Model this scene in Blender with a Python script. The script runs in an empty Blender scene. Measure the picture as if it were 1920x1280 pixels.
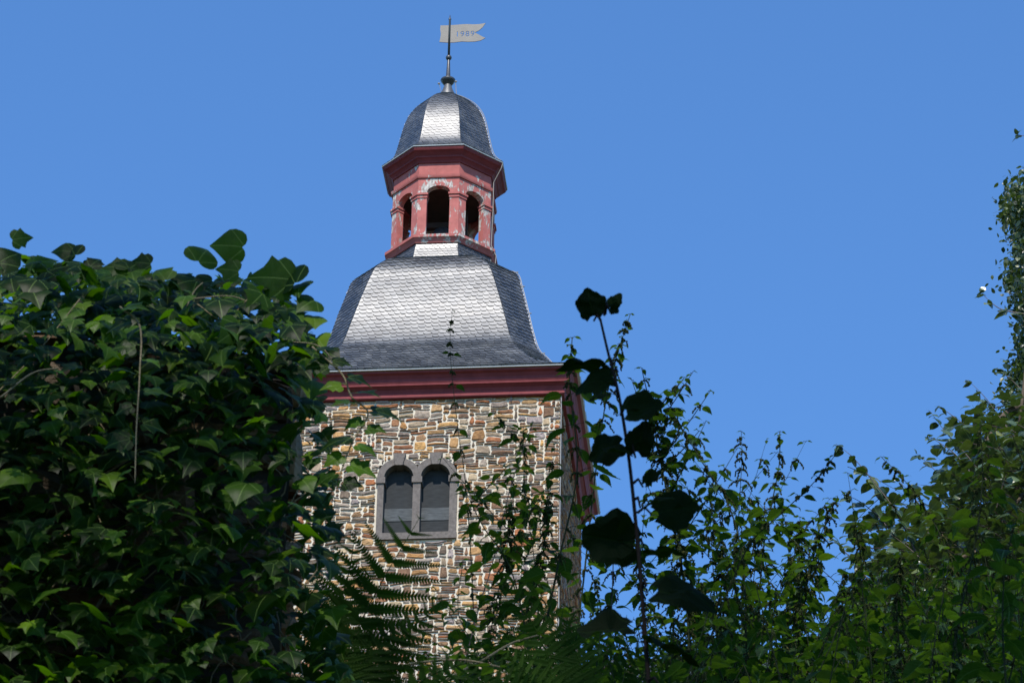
import bpy, math, random
import numpy as np
from mathutils import Vector, Matrix
random.seed(7); RNG = np.random.default_rng(7)
PI = math.pi; R_ = math.radians
sc = bpy.context.scene
COL = bpy.context.scene.collection

# ------------------------------------------------------------------ camera
FPX, PITCH, YAW, ROLL = 7375.97, 0.53367, 0.10014, 0.02069
CX, CY, CZ = 9.27132, -75.96285, 1.6
TZ = 41.96137 + CZ            # height of the underside of the tower's big cornice
BASE = 14.0                   # the cornice sits this far above the tower's foot
fw = np.array([-math.sin(YAW)*math.cos(PITCH), math.cos(YAW)*math.cos(PITCH), math.sin(PITCH)])
r0 = np.array([math.cos(YAW), math.sin(YAW), 0.0]); u0 = np.cross(r0, fw)
rt = math.cos(ROLL)*r0 + math.sin(ROLL)*u0; up = -math.sin(ROLL)*r0 + math.cos(ROLL)*u0
CAM = np.array([CX, CY, CZ])
HEAD = np.array([-math.sin(YAW), math.cos(YAW), 0.0])      # horizontal heading of the view
SIDE = np.array([math.cos(YAW), math.sin(YAW), 0.0])
cam = bpy.data.cameras.new('camera'); co = bpy.data.objects.new('camera', cam); COL.objects.link(co)
M = Matrix(((rt[0], up[0], -fw[0], CX), (rt[1], up[1], -fw[1], CY), (rt[2], up[2], -fw[2], CZ), (0, 0, 0, 1)))
co.matrix_world = M
cam.sensor_width = 36; cam.lens = FPX/1920*36; cam.clip_start = 0.2; cam.clip_end = 6000
cam.dof.use_dof = True; cam.dof.focus_distance = 80.0; cam.dof.aperture_fstop = cam.lens/2.4
sc.camera = co

# ------------------------------------------------------------------ world, sun, exposure
SUN_EL, SUN_AZ = R_(51), R_(-1.5)      # azimuth measured from -Y towards +X
w = bpy.data.worlds.new('World'); sc.world = w; w.use_nodes = True
nt = w.node_tree; nt.nodes.clear()
sky = nt.nodes.new('ShaderNodeTexSky'); sky.sky_type = 'NISHITA'; sky.sun_disc = False
sky.sun_elevation = SUN_EL; sky.sun_rotation = PI - SUN_AZ
sky.altitude = 300; sky.air_density = 1.0; sky.dust_density = 0.0; sky.ozone_density = 10.0
bg = nt.nodes.new('ShaderNodeBackground'); bg.inputs['Strength'].default_value = 0.15
wo = nt.nodes.new('ShaderNodeOutputWorld')
wb = nt.nodes.new('ShaderNodeMix'); wb.data_type = 'RGBA'; wb.blend_type = 'MULTIPLY'; wb.inputs[0].default_value = 1
wb.inputs[7].default_value = (.78, .965, 1.03, 1); nt.links.new(sky.outputs[0], wb.inputs[6]); nt.links.new(wb.outputs[2], bg.inputs[0]); nt.links.new(bg.outputs[0], wo.inputs[0])
sl = bpy.data.lights.new('sun', 'SUN'); sl.energy = 3.9; sl.angle = R_(0.53); sl.color = (1.0, 0.95, 0.88)
so = bpy.data.objects.new('sun', sl); COL.objects.link(so)
sdir = Vector((math.sin(SUN_AZ)*math.cos(SUN_EL), -math.cos(SUN_AZ)*math.cos(SUN_EL), math.sin(SUN_EL)))
so.rotation_euler = sdir.to_track_quat('Z', 'Y').to_euler()
so.location = (0, -60, 90)
sc.view_settings.view_transform = 'Standard'; sc.view_settings.look = 'None'
sc.view_settings.gamma = 1; sc.view_settings.exposure = 0.64
sc.render.engine = 'CYCLES'
sc.cycles.max_bounces = 6; sc.cycles.transparent_max_bounces = 4

# ------------------------------------------------------------------ helpers
def ray(px, py):
    return fw + rt*(px-960)/FPX - up*(py-640)/FPX
def at(px, py, D):
    """world point on the sight line through (px, py) at horizontal distance D"""
    d = ray(px, py); return CAM + d*(D/math.hypot(d[0], d[1]))
def ground_h(D, s=0.0):
    D = np.asarray(D, float)
    return np.interp(D, [-400, -3, 0.3, 3.0, 5, 11, 20, 30, 60, 76, 110, 400, 1500],
                        [-60, 0, 0.0, 1.9, 3.0, 6.0, 10.1, 14.5, 25.5, 29.5, 30.5, 20, -40])
def ground_at(P):
    d = np.asarray(P)[:2] - CAM[:2]
    return float(ground_h(d @ HEAD[:2]))

class MB:
    def __init__(s): s.V=[]; s.L=[]; s.T=[]; s.UV=[]; s.RN=[]; s.CO=[]; s.n=0
    def raw(s, V, loops, totals, uv=None, rnd=0.0, col=None):
        V = np.asarray(V, float).reshape(-1, 3); k = len(V)
        s.V.append(V); s.L.append(np.asarray(loops, np.int64)+s.n); s.T.append(np.asarray(totals, np.int64))
        s.UV.append(np.zeros((k, 2)) if uv is None else np.asarray(uv, float))
        s.RN.append(np.broadcast_to(np.asarray(rnd, float), (k,)))
        s.CO.append(np.broadcast_to(np.asarray((1, 1, 1) if col is None else col, float), (k, 3)))
        s.n += k
    def add(s, V, F, **kw):
        s.raw(V, [i for f in F for i in f], [len(f) for f in F], **kw)
    def inst(s, tpl, P, X, Y, Z, S, rnd):
        """instances of a leaf template; P (n,3), axes (n,3), scale (n,)"""
        tv, loops, tot, uv = tpl; n = len(P); k = len(tv)
        if n == 0: return
        S = np.asarray(S)[:, None, None]
        V = P[:, None, :] + S*(tv[None, :, 0:1]*X[:, None] + tv[None, :, 1:2]*Y[:, None] + tv[None, :, 2:3]*Z[:, None])
        L = (loops[None] + (np.arange(n)*k)[:, None]).ravel()
        s.raw(V.reshape(-1, 3), L, np.tile(tot, n), uv=np.tile(uv, (n, 1)), rnd=np.repeat(rnd, k))
    def box(s, a, b, **kw):
        (x0, y0, z0), (x1, y1, z1) = a, b
        V = [(x0,y0,z0),(x1,y0,z0),(x1,y1,z0),(x0,y1,z0),(x0,y0,z1),(x1,y0,z1),(x1,y1,z1),(x0,y1,z1)]
        s.add(V, [(0,3,2,1),(4,5,6,7),(0,1,5,4),(1,2,6,5),(2,3,7,6),(3,0,4,7)], **kw)
    def prism(s, poly, z0, z1, **kw):
        n = len(poly); V = [(x, y, z0) for x, y in poly]+[(x, y, z1) for x, y in poly]
        F = [tuple(range(n))[::-1], tuple(range(n, 2*n))]+[(i, (i+1) % n, n+(i+1) % n, n+i) for i in range(n)]
        s.add(V, F, **kw)
    def tube(s, pts, rad, n=6, cap=True, **kw):
        pts = np.asarray(pts, float); m = len(pts)
        rad = np.broadcast_to(np.asarray(rad, float), (m,))
        T = np.gradient(pts, axis=0); T /= np.linalg.norm(T, axis=1)[:, None]+1e-12
        ref = np.array([0., 0, 1]) if abs(T[0][2]) < .9 else np.array([1., 0, 0])
        V = []
        for i in range(m):
            a = np.cross(T[i], ref); a /= np.linalg.norm(a)+1e-12; b = np.cross(T[i], a); ref = np.cross(a, T[i])
            for k in range(n):
                t = 2*PI*k/n; V.append(pts[i]+rad[i]*(math.cos(t)*a+math.sin(t)*b))
        F = [(i*n+k, i*n+(k+1) % n, (i+1)*n+(k+1) % n, (i+1)*n+k) for i in range(m-1) for k in range(n)]
        if cap: F += [tuple(range(n))[::-1], tuple((m-1)*n+k for k in range(n))]
        s.add(V, F, **kw)
    def lathe(s, prof, c=(0, 0), n=24, **kw):
        V = [(c[0]+r*math.cos(2*PI*k/n), c[1]+r*math.sin(2*PI*k/n), z) for r, z in prof for k in range(n)]
        m = len(prof)
        F = [(i*n+k, i*n+(k+1) % n, (i+1)*n+(k+1) % n, (i+1)*n+k) for i in range(m-1) for k in range(n)]
        F += [tuple(range(n))[::-1], tuple((m-1)*n+k for k in range(n))]
        s.add(V, F, **kw)
    def build(s, name, mat, parent=None, smooth=False, inv=None):
        me = bpy.data.meshes.new(name)
        V = np.concatenate(s.V); L = np.concatenate(s.L); T = np.concatenate(s.T)
        if inv is not None: V = V - np.asarray(inv)
        me.vertices.add(len(V)); me.vertices.foreach_set('co', V.astype(np.float32).ravel())
        me.loops.add(len(L)); me.loops.foreach_set('vertex_index', L.astype(np.int32))
        st = np.concatenate([[0], np.cumsum(T)[:-1]])
        me.polygons.add(len(T)); me.polygons.foreach_set('loop_start', st.astype(np.int32)); me.polygons.foreach_set('loop_total', T.astype(np.int32))
        me.polygons.foreach_set('use_smooth', np.full(len(T), bool(smooth)))
        me.update(calc_edges=True)
        uv = me.uv_layers.new(name='UVMap'); uv.data.foreach_set('uv', np.concatenate(s.UV)[L].astype(np.float32).ravel())
        a = me.attributes.new('rnd', 'FLOAT', 'POINT'); a.data.foreach_set('value', np.concatenate(s.RN).astype(np.float32))
        c = me.attributes.new('tint', 'FLOAT_COLOR', 'POINT')
        cc = np.ones((len(V), 4), np.float32); cc[:, :3] = np.concatenate(s.CO); c.data.foreach_set('color', cc.ravel())
        me.materials.append(mat)
        o = bpy.data.objects.new(name, me); COL.objects.link(o)
        if parent: o.parent = parent
        return o

def tag(o, label=None, cat=None, group=None, kind=None):
    if label: o['label'] = label
    if cat: o['category'] = cat
    if group: o['group'] = group
    if kind: o['kind'] = kind
    return o
def thing(name, loc, label, cat, group=None):
    o = bpy.data.objects.new(name, None); COL.objects.link(o); o.location = tuple(float(v) for v in loc)
    o.empty_display_size = .1
    return tag(o, label, cat, group)

# ------------------------------------------------------------------ materials
class NT:
    def __init__(s, name):
        s.m = bpy.data.materials.new(name); s.m.use_nodes = True; s.t = s.m.node_tree; s.t.nodes.clear()
        s.out = s.n('ShaderNodeOutputMaterial')
    def n(s, ty, **kw):
        nd = s.t.nodes.new(ty)
        for k, v in kw.items(): setattr(nd, k, v)
        return nd
    def set(s, nd, **kw):
        for k, v in kw.items():
            k2 = k.replace('_', ' ')
            i = nd.inputs[k2]
            if isinstance(v, bpy.types.NodeSocket): s.t.links.new(v, i)
            else: i.default_value = v
        return nd
    def l(s, a, b): s.t.links.new(a, b)
    def math(s, op, a, b=None, c=None, clamp=False):
        nd = s.n('ShaderNodeMath', operation=op, use_clamp=clamp)
        for i, v in enumerate((a, b, c)):
            if v is None: continue
            if isinstance(v, bpy.types.NodeSocket): s.l(v, nd.inputs[i])
            else: nd.inputs[i].default_value = v
        return nd.outputs[0]
    def noise(s, vec, scale, detail=4, rough=.55, dist=0):
        nd = s.n('ShaderNodeTexNoise'); s.set(nd, Scale=scale, Detail=detail, Roughness=rough, Distortion=dist)
        if vec is not None: s.l(vec, nd.inputs['Vector'])
        return nd.outputs['Fac']
    def ramp(s, f, stops):
        nd = s.n('ShaderNodeValToRGB'); s.l(f, nd.inputs[0]); e = nd.color_ramp.elements
        while len(e) < len(stops): e.new(.5)
        for el, (p, c) in zip(e, stops):
            el.position = p; el.color = (c, c, c, 1) if isinstance(c, (int, float)) else (*c, 1)
        return nd.outputs[0]
    def mix(s, f, a, b, blend='MIX'):
        nd = s.n('ShaderNodeMix', data_type='RGBA', blend_type=blend)
        for i, v in zip((0, 6, 7), (f, a, b)):
            if isinstance(v, bpy.types.NodeSocket): s.l(v, nd.inputs[i])
            else: nd.inputs[i].default_value = v if i == 0 else (*v, 1) if len(v) == 3 else v
        return nd.outputs[2]
    def obj(s, scale=(1, 1, 1)):
        tc = s.n('ShaderNodeTexCoord'); mp = s.n('ShaderNodeMapping'); mp.inputs['Scale'].default_value = scale
        s.l(tc.outputs['Object'], mp.inputs[0]); return mp.outputs[0]
    def attr(s, name, out='Fac'):
        nd = s.n('ShaderNodeAttribute', attribute_name=name); return nd.outputs[out]
    def bump(s, h, strength=.3, dist=.02):
        nd = s.n('ShaderNodeBump'); s.set(nd, Strength=strength, Distance=dist, Height=h); return nd.outputs[0]
    def bsdf(s, color, rough=.6, normal=None, spec=.5, metal=0.0, link=True):
        b = s.n('ShaderNodeBsdfPrincipled')
        if isinstance(color, bpy.types.NodeSocket): s.l(color, b.inputs['Base Color'])
        else: b.inputs['Base Color'].default_value = (*color, 1)
        if isinstance(rough, bpy.types.NodeSocket): s.l(rough, b.inputs['Roughness'])
        else: b.inputs['Roughness'].default_value = rough
        b.inputs['Specular IOR Level'].default_value = spec; b.inputs['Metallic'].default_value = metal
        if normal is not None: s.l(normal, b.inputs['Normal'])
        if link: s.l(b.outputs[0], s.out.inputs[0])
        return b
    def done(s): return s.m

def m_slate(name='slate'):
    k = NT(name); o = k.obj(); rn = k.attr('rnd')
    n1 = k.noise(o, 3.0, 5); n2 = k.noise(o, 40, 4)
    c = k.ramp(rn, [(0, (.018, .021, .025)), (.5, (.032, .036, .042)), (1, (.058, .062, .068))])
    c = k.mix(k.ramp(n1, [(.45, 0.0), (.75, .45)]), c, (.16, .16, .155))
    c = k.mix(k.ramp(k.noise(o, 9, 6, .7), [(.66, 0.0), (.72, .7)]), c, (.20, .19, .15))
    rg = k.math('ADD', k.math('MULTIPLY', rn, .05), k.math('ADD', k.math('MULTIPLY', n2, .06), .36))
    k.bsdf(c, rg, k.bump(k.math('ADD', n2, k.noise(o, 12, 3)), .07, .008), spec=1.0).inputs['IOR'].default_value = 1.56; return k.done()
def m_plain(name, col, rough=.6, var=.25, scale=8, bump=.2, spec=.5, metal=0.0, stretch=(1, 1, 1), dist=.01):
    k = NT(name); o = k.obj(stretch); n = k.noise(o, scale, 6, .6)
    d = tuple(v*(1-var) for v in col); e = tuple(min(1, v*(1+var)) for v in col)
    c = k.ramp(n, [(.3, d), (.7, e)])
    k.bsdf(c, rough, k.bump(k.noise(o, scale*5, 4), bump, dist), spec=spec, metal=metal); return k.done()
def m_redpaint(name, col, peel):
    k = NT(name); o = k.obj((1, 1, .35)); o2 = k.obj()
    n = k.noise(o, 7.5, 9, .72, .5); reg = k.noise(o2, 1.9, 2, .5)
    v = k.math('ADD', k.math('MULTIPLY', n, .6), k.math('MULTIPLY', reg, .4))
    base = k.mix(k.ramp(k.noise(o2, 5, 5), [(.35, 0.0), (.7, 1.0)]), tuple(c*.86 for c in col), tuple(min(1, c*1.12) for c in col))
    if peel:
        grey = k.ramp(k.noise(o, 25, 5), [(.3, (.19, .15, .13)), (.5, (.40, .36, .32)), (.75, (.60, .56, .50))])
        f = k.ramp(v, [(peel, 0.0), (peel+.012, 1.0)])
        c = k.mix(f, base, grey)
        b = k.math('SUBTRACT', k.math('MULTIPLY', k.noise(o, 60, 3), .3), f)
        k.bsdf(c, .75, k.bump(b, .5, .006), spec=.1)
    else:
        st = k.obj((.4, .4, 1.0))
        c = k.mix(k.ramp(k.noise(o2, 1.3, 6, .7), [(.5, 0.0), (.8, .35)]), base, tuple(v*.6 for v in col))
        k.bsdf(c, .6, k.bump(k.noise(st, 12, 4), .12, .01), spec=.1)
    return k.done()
def m_stone():
    k = NT('rubble_stone'); o = k.obj(); t = k.attr('tint', 'Color')
    lay = k.noise(k.obj((2, 2, 14)), 4, 6, .65, .6)
    c = k.mix(k.ramp(lay, [(.35, 0.0), (.68, .7)]), t, k.mix(.35, t, (.62, .46, .26)))
    c = k.mix(k.ramp(k.noise(o, 14, 7, .7), [(.42, .75), (.6, 0.0)]), c, k.mix(.5, t, (.05, .03, .02)))
    c = k.mix(k.ramp(k.noise(o, .7, 4, .6), [(.42, 0.0), (.62, .45)]), c, k.mix(.5, c, (.13, .10, .08)))
    k.bsdf(c, .75, k.bump(k.math('ADD', k.noise(o, 22, 6, .7), lay), .7, .02), spec=.2); return k.done()
def m_mortar(name='mortar', col=(.62, .545, .425)):
    k = NT(name); o = k.obj()
    c = k.ramp(k.noise(o, 2.2, 6, .6), [(.3, tuple(v*.80 for v in col)), (.7, col)])
    c = k.mix(k.ramp(k.noise(o, 30, 4), [(.3, .35), (.5, 0.0)]), c, tuple(v*.6 for v in col))
    k.bsdf(c, .9, k.bump(k.noise(o, 18, 6), .6, .02), spec=.15); return k.done()
def m_leaf(name, lo, hi, trans, tfac=.35, rough=.42, vein='pinnate', spec=.5, veincol=None, spots=0.0):
    k = NT(name); rn = k.attr('rnd'); o = k.obj()
    uvn = k.n('ShaderNodeUVMap'); sp = k.n('ShaderNodeSeparateXYZ'); k.l(uvn.outputs[0], sp.inputs[0])
    x, y = sp.outputs[0], sp.outputs[1]
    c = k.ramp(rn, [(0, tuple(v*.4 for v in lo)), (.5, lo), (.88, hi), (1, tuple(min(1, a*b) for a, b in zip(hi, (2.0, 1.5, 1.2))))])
    c = k.mix(k.ramp(k.noise(o, 30, 4), [(.35, .4), (.6, 0.0)]), c, tuple(v*.6 for v in lo))
    if vein == 'pinnate':
        mid = k.math('ABSOLUTE', x)
        m1 = k.math('LESS_THAN', mid, .018)
        sv = k.math('FRACT', k.math('MULTIPLY', k.math('SUBTRACT', y, k.math('MULTIPLY', mid, .8)), 7.5))
        m2 = k.math('MULTIPLY', k.math('LESS_THAN', sv, .12), .5)
        f = k.math('MAXIMUM', m1, m2)
    elif vein == 'palmate':
        an = k.math('ARCTAN2', x, k.math('ADD', y, .001))
        pp = k.math('ABSOLUTE', k.math('SUBTRACT', k.math('PINGPONG', k.math('ADD', an, .0), .42), 0.0))
        rr = k.math('SQRT', k.math('ADD', k.math('MULTIPLY', x, x), k.math('MULTIPLY', y, y)))
        f = k.math('LESS_THAN', k.math('MULTIPLY', pp, rr), .012)
    if vein:
        vc = veincol or tuple(min(1, v*2.2+.03) for v in hi)
        c = k.mix(k.math('MULTIPLY', f, .6), c, vc)
    if spots:
        c = k.mix(k.ramp(k.noise(o, 18, 3), [(1-spots, 0.0), (1-spots+.03, .8)]), c, (.16, .09, .03))
    b = k.bsdf(c, rough, k.bump(k.noise(o, 60, 3), .25, .003), spec=spec, link=False)
    tr = k.n('ShaderNodeBsdfTranslucent')
    tcol = k.mix(rn, trans, tuple(min(1, a*b) for a, b in zip(trans, (1.5, 1.25, .9))))
    k.l(tcol, tr.inputs[0])
    mx = k.n('ShaderNodeMixShader'); mx.inputs[0].default_value = tfac
    k.l(b.outputs[0], mx.inputs[1]); k.l(tr.outputs[0], mx.inputs[2]); k.l(mx.outputs[0], k.out.inputs[0])
    return k.done()

DK = lambda c, f: tuple(v*f for v in c)
MT = dict(
    slate=m_slate(), stone=m_stone(), mortar=m_mortar(),
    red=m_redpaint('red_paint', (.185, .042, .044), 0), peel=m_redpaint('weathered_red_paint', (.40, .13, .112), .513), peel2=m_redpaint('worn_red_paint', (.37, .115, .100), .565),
    lead=m_plain('lead_sheet', (.10, .10, .10), .45, .3, 9, .2, .6, .4),
    iron=m_plain('dark_iron', (.055, .058, .062), .4, .3, 12, .15, .6, .3),
    vane=m_plain('pale_metal', (.085, .081, .073), .5, .12, 5, .1, .5, .2),
    wire=m_plain('pale_cable', (.26, .24, .21), .4, .1, 5, 0, .6),
    zinc=m_plain('zinc_edge', (.42, .43, .42), .45, .1, 3, .05, .6, .2),
    basalt=m_plain('grey_basalt', (.150, .128, .112), .9, .25, 14, .7, .1, dist=.015),
    board=m_plain('dark_board', (.034, .036, .037), .8, .2, 6, .15, .1, stretch=(1, 1, 4)),
    board2=m_plain('grey_board', (.080, .086, .088), .8, .35, 5, .15, .1, stretch=(1, 1, 5)),
    dark=m_plain('old_timber', (.03, .02, .016), .9, .3, 6, .2),
    soil=m_plain('hillside_soil', (.045, .05, .022), .95, .5, 3, .8, .1, dist=.1),
    bark=m_plain('bark', (.085, .065, .045), .9, .4, 14, .8, .2, stretch=(1, 1, .3)),
    twig=m_plain('green_stem', (.016, .022, .008), .8, .3, 20, .2, .1),
    redstem=m_plain('reddish_stem', (.040, .022, .016), .55, .3, 20, .2, .4),
    palestem=m_plain('woody_runner', (.13, .105, .055), .7, .25, 25, .4, .3),
    ivy=m_leaf('ivy_leaf', (.006, .019, .001), (.034, .078, .004), (.085, .24, .003), .26, .45, 'palmate', .09, veincol=(.11, .17, .04), spots=.15),
    nettle=m_leaf('nettle_leaf', (.011, .028, .006), (.026, .055, .012), (.08, .19, .010), .26, .6, 'pinnate', .1, spots=.2),
    seeds=m_leaf('nettle_flowers', (.030, .040, .012), (.065, .075, .025), (.08, .12, .02), .25, .85, None, .1),
    fern=m_leaf('fern_frond', (.011, .029, .003), (.024, .055, .005), (.07, .18, .004), .22, .7, None, .05),
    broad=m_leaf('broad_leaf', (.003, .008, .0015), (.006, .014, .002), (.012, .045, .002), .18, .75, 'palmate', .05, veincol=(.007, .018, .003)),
    hazel=m_leaf('shrub_leaf', (.018, .040, .009), (.085, .120, .040), (.08, .16, .015), .14, .31, 'pinnate', .8, spots=.2),
    lime=m_leaf('tree_leaf', (.024, .046, .012), (.075, .105, .032), (.08, .16, .015), .16, .42, None, .5),
)

# ------------------------------------------------------------------ tower parts
def vring(prof):
    """prof rows (X, A, z): irregular octagon with vertices (+-X,+-A),(+-A,+-X)"""
    out = []
    for X, A, z in prof:
        out.append([(-X, -A, z), (X, -A, z), (A, -X, z), (A, X, z), (X, A, z), (-X, A, z), (-A, X, z), (-A, -X, z)])
    return np.array(out, float)
T225 = math.tan(PI/8)
def octp(prof): return [(r*T225, r, z) for r, z in prof]
def shell(mb, rings, top=True, bottom=True, off=0.0):
    m, n = rings.shape[:2]
    V = rings.reshape(-1, 3).copy()
    F = [(i*n+k, i*n+(k+1) % n, (i+1)*n+(k+1) % n, (i+1)*n+k) for i in range(m-1) for k in range(n)]
    if bottom: F.append(tuple(range(n))[::-1])
    if top: F.append(tuple((m-1)*n+k for k in range(n)))
    mb.add(V, F)
def sq(prof): return np.array([[(-c, -c, z), (c, -c, z), (c, c, z), (-c, c, z)] for c, z in prof], float)

def slate_face(mb, LH, RH, e=.2, wd=.2, slope=.05, lift=.028, rev=False):
    LH, RH = np.asarray(LH, float), np.asarray(RH, float)
    mid = (LH+RH)/2; hw = np.linalg.norm(RH-LH, axis=1)/2
    j = int(np.argmax(hw)); ud = (RH[j]-LH[j])/np.linalg.norm(RH[j]-LH[j])
    s = np.concatenate([[0], np.cumsum(np.linalg.norm(np.diff(mid, axis=0), axis=1))])
    Tn = np.gradient(mid, s, axis=0); Tn /= np.linalg.norm(Tn, axis=1)[:, None]
    N = np.cross(ud[None], Tn)
    def ev(u, t):
        t = min(max(t, 0), s[-1]); h = np.interp(t, s, hw)
        q = np.array([np.interp(t, s, mid[:, i]) for i in range(3)]); n = np.array([np.interp(t, s, N[:, i]) for i in range(3)])
        n /= np.linalg.norm(n)
        return q+ud*min(max(u, -h-.004), h+.004), n, h
    W = hw.max(); rows = int((s[-1]+abs(slope)*W*2)/e)+2
    sg = -1 if rev else 1
    for r in range(-int(slope*W/e)-2, rows):
        u = -W - random.random()*wd
        while u < W:
            ww = wd*random.uniform(.82, 1.2)
            uc = u+ww/2; s0 = r*e - 0 + slope*uc*sg
            u1 = u; u += ww
            if s0 < -e*.8 or s0 > s[-1]: continue
            h = np.interp(min(max(s0+e*.5, 0), s[-1]), s, hw)
            if u1 > h+.02 or u1+ww < -h-.02: continue
            jit = random.uniform(-.06, .06)*e; cr = random.uniform(.85, 1.1)
            prof = [(0.0, 1.02), (.03, .62*cr), (.12, .32*cr), (.26, .12), (.45, .0), (1.03, .0), (1.03, 1.5), (0, 1.5)]
            P = []; Q = []
            lf = lift*random.uniform(.93, 1.08)
            for a, b in prof:
                aa = a if not rev else 1-a
                q, n, _ = ev(u1+aa*ww, s0+b*e+jit+slope*sg*(aa-.5)*ww)
                k = (1-b/1.5)
                P.append(q+n*(.006+lf*k+.006*(1-a))); Q.append(q+n*.001)
            rn = min(1, max(0, random.gauss(.45, .24)))
            V = P+Q[:6]
            F = [tuple(range(8)) if not rev else tuple(range(8))[::-1]]
            for i in range(5): F.append((i, 8+i, 9+i, i+1) if not rev else (i, i+1, 9+i, 8+i))
            mb.add(V, F, rnd=rn)

def densify(rows, k=4):
    rows = np.asarray(rows, float); n = len(rows)
    # Catmull-Rom through the profile, so the bell bends smoothly
    out = []
    P = np.vstack([2*rows[0]-rows[1], rows, 2*rows[-1]-rows[-2]])
    for i in range(1, n):
        for t in np.arange(k)/k:
            a, b, c, d = P[i-1], P[i], P[i+1], P[i+2]
            out.append(.5*((2*b)+(-a+c)*t+(2*a-5*b+4*c-d)*t*t+(-a+3*b-3*c+d)*t**3))
    out.append(rows[-1]); return np.array(out)

STONES = [(.27, .235, .21), (.20, .165, .15), (.36, .28, .20), (.23, .095, .04), (.36, .17, .05), (.48, .27, .09), (.30, .095, .03),
          (.14, .07, .04), (.44, .34, .22), (.26, .225, .235), (.36, .30, .25), (.10, .075, .06), (.18, .09, .055), (.27, .15, .075), (.38, .21, .08), (.42, .25, .11), (.16, .085, .05)]
def masonry(mb, org, ud, nd, W, H, blocked=(), mask=None, cell=.03, course=.057, seed=1, big=1.0, tintf=1.0):
    rg = random.Random(seed); org, ud, nd = map(lambda v: np.array(v, float), (org, ud, nd))
    nc = int(W/cell); nr = int(H/course); occ = np.zeros((nr, nc), bool)
    for (a, b, c, d) in blocked:
        occ[max(0, int(c/course)):int(math.ceil(d/course)), max(0, int(a/cell)):int(math.ceil(b/cell))] = True
    ph = [rg.uniform(0, 6) for _ in range(6)]
    def warp(u, z):
        return z+.022*math.sin(u*2.1+z*3+ph[0])+.016*math.sin(u*5.3-z*4+ph[1])+.010*math.sin(u*11+z*9+ph[2])
    rowh = np.cumsum([0]+[course*rg.uniform(.75, 1.25) for _ in range(nr)]); rowh *= H/rowh[-1]
    if mask:
        for r in range(nr):
            for c in range(nc):
                if mask((c+.5)*cell, (rowh[r]+rowh[r+1])/2): occ[r, c] = True
    for r in range(nr):
        c = 0
        while c < nc:
            if occ[r, c]: c += 1; continue
            hh = rg.choices([1, 2, 3, 4], [44, 40, 13, 3])[0]
            ww = int(rg.uniform(.14, .54)*big/cell * (1 if hh < 3 else .7)); ww = max(ww, 3)
            k = 0
            while k < ww and c+k < nc and not occ[r, c+k]: k += 1
            if c+k < nc and not occ[r, c+k]:
                rest = 0
                while c+k+rest < nc and not occ[r, c+k+rest] and rest < 4: rest += 1
                if rest < 3: k += rest
            if k < 3: hh = min(hh, 1) if rg.random() < .5 else hh
            h2 = 1
            while h2 < hh and r+h2 < nr and not occ[r+h2, c:c+k].any(): h2 += 1
            occ[r:r+h2, c:c+k] = True
            u0_, u1_ = c*cell, min(W, (c+k)*cell); z0, z1 = rowh[r], rowh[min(nr, r+h2)]
            c += k
            g = rg.uniform(.006, .013); gz = rg.uniform(.007, .015) if h2 == 1 else rg.uniform(.010, .019)
            if c >= nc: u1_ = W+g*.6
            if u0_ == 0: u0_ = -g*.6
            a, b, lo, hi = u0_+g, u1_-g, z0+gz, z1-gz
            if b-a < .03 or hi-lo < .010: continue
            hgt = hi-lo; wdt = b-a; rr = min(hgt*.30, .035)*rg.uniform(.5, 1.0)
            ntp = max(2, int(wdt/.13)); tl, tr_ = rg.uniform(0, .045), rg.uniform(0, .045)
            pts = [(a+rr, lo)]+[(a+wdt*i/ntp, lo+rg.uniform(-.006, .012)) for i in range(1, ntp)]+[(b-rr, lo), (b, lo+rr*rg.uniform(.6, 1.4)+hgt*.15), (b-tr_, hi-rr), (b-rr*rg.uniform(.6, 2), hi)]
            sl_ = rg.uniform(-.2, .2)*min(hgt, .08)
            pts += [(a+wdt*i/ntp, hi+sl_*((i/ntp)-.5)+rg.uniform(-.012, .006)) for i in range(ntp-1, 0, -1)]+[(a+rr*rg.uniform(.6, 2), hi), (a+tl, hi-rr), (a, lo+rr)]
            cx, cz = (a+b)/2, (lo+hi)/2
            out = rg.uniform(.008, .028); m = len(pts)
            tx, tz = rg.uniform(-.02, .02), rg.uniform(-.10, .10)
            def P(u, z, d): return org+ud*u+np.array([0, 0, warp(u, z) if not (z < .06) else z])+nd*d
            V = []
            for (u, z) in pts: V.append(P(u, z, -.03))
            for (u, z) in pts: V.append(P(u, z, out*.55))
            ins = min(.018, hgt*.2)
            for (u, z) in pts:
                du, dz = cx-u, cz-z
                u2 = u+math.copysign(min(abs(du), ins), du); z2 = z+math.copysign(min(abs(dz), ins), dz)
                V.append(P(u2, z2, out+(u2-cx)*tx+(z2-cz)*tz+rg.uniform(-.005, .008)))
            V.append(P(cx+rg.uniform(-.2, .2)*wdt, cz, out+rg.uniform(-.004, .014)))
            F = []
            for ring in (0, 1):
                for i in range(m):
                    jn = (i+1) % m; F.append((ring*m+i, ring*m+jn, (ring+1)*m+jn, (ring+1)*m+i))
            for i in range(m): F.append((2*m+i, 2*m+(i+1) % m, 3*m))
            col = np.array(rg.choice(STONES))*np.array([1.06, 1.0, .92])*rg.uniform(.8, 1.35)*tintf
            mb.add(V, F, col=np.clip(col, 0, 1))

# ================================================================== THE CHURCH TOWER
A0 = 3.0
tower = thing('church_tower', (0, 0, TZ-BASE), 'rubble stone church tower with red cornice, slate bell roof and open red lantern', 'church tower')
Z = BASE
# walls: mortar core + every stone
mb = MB()
WX0, WX1, WZ0, WZ1 = -.87, .84, -3.42, -1.44
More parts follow.
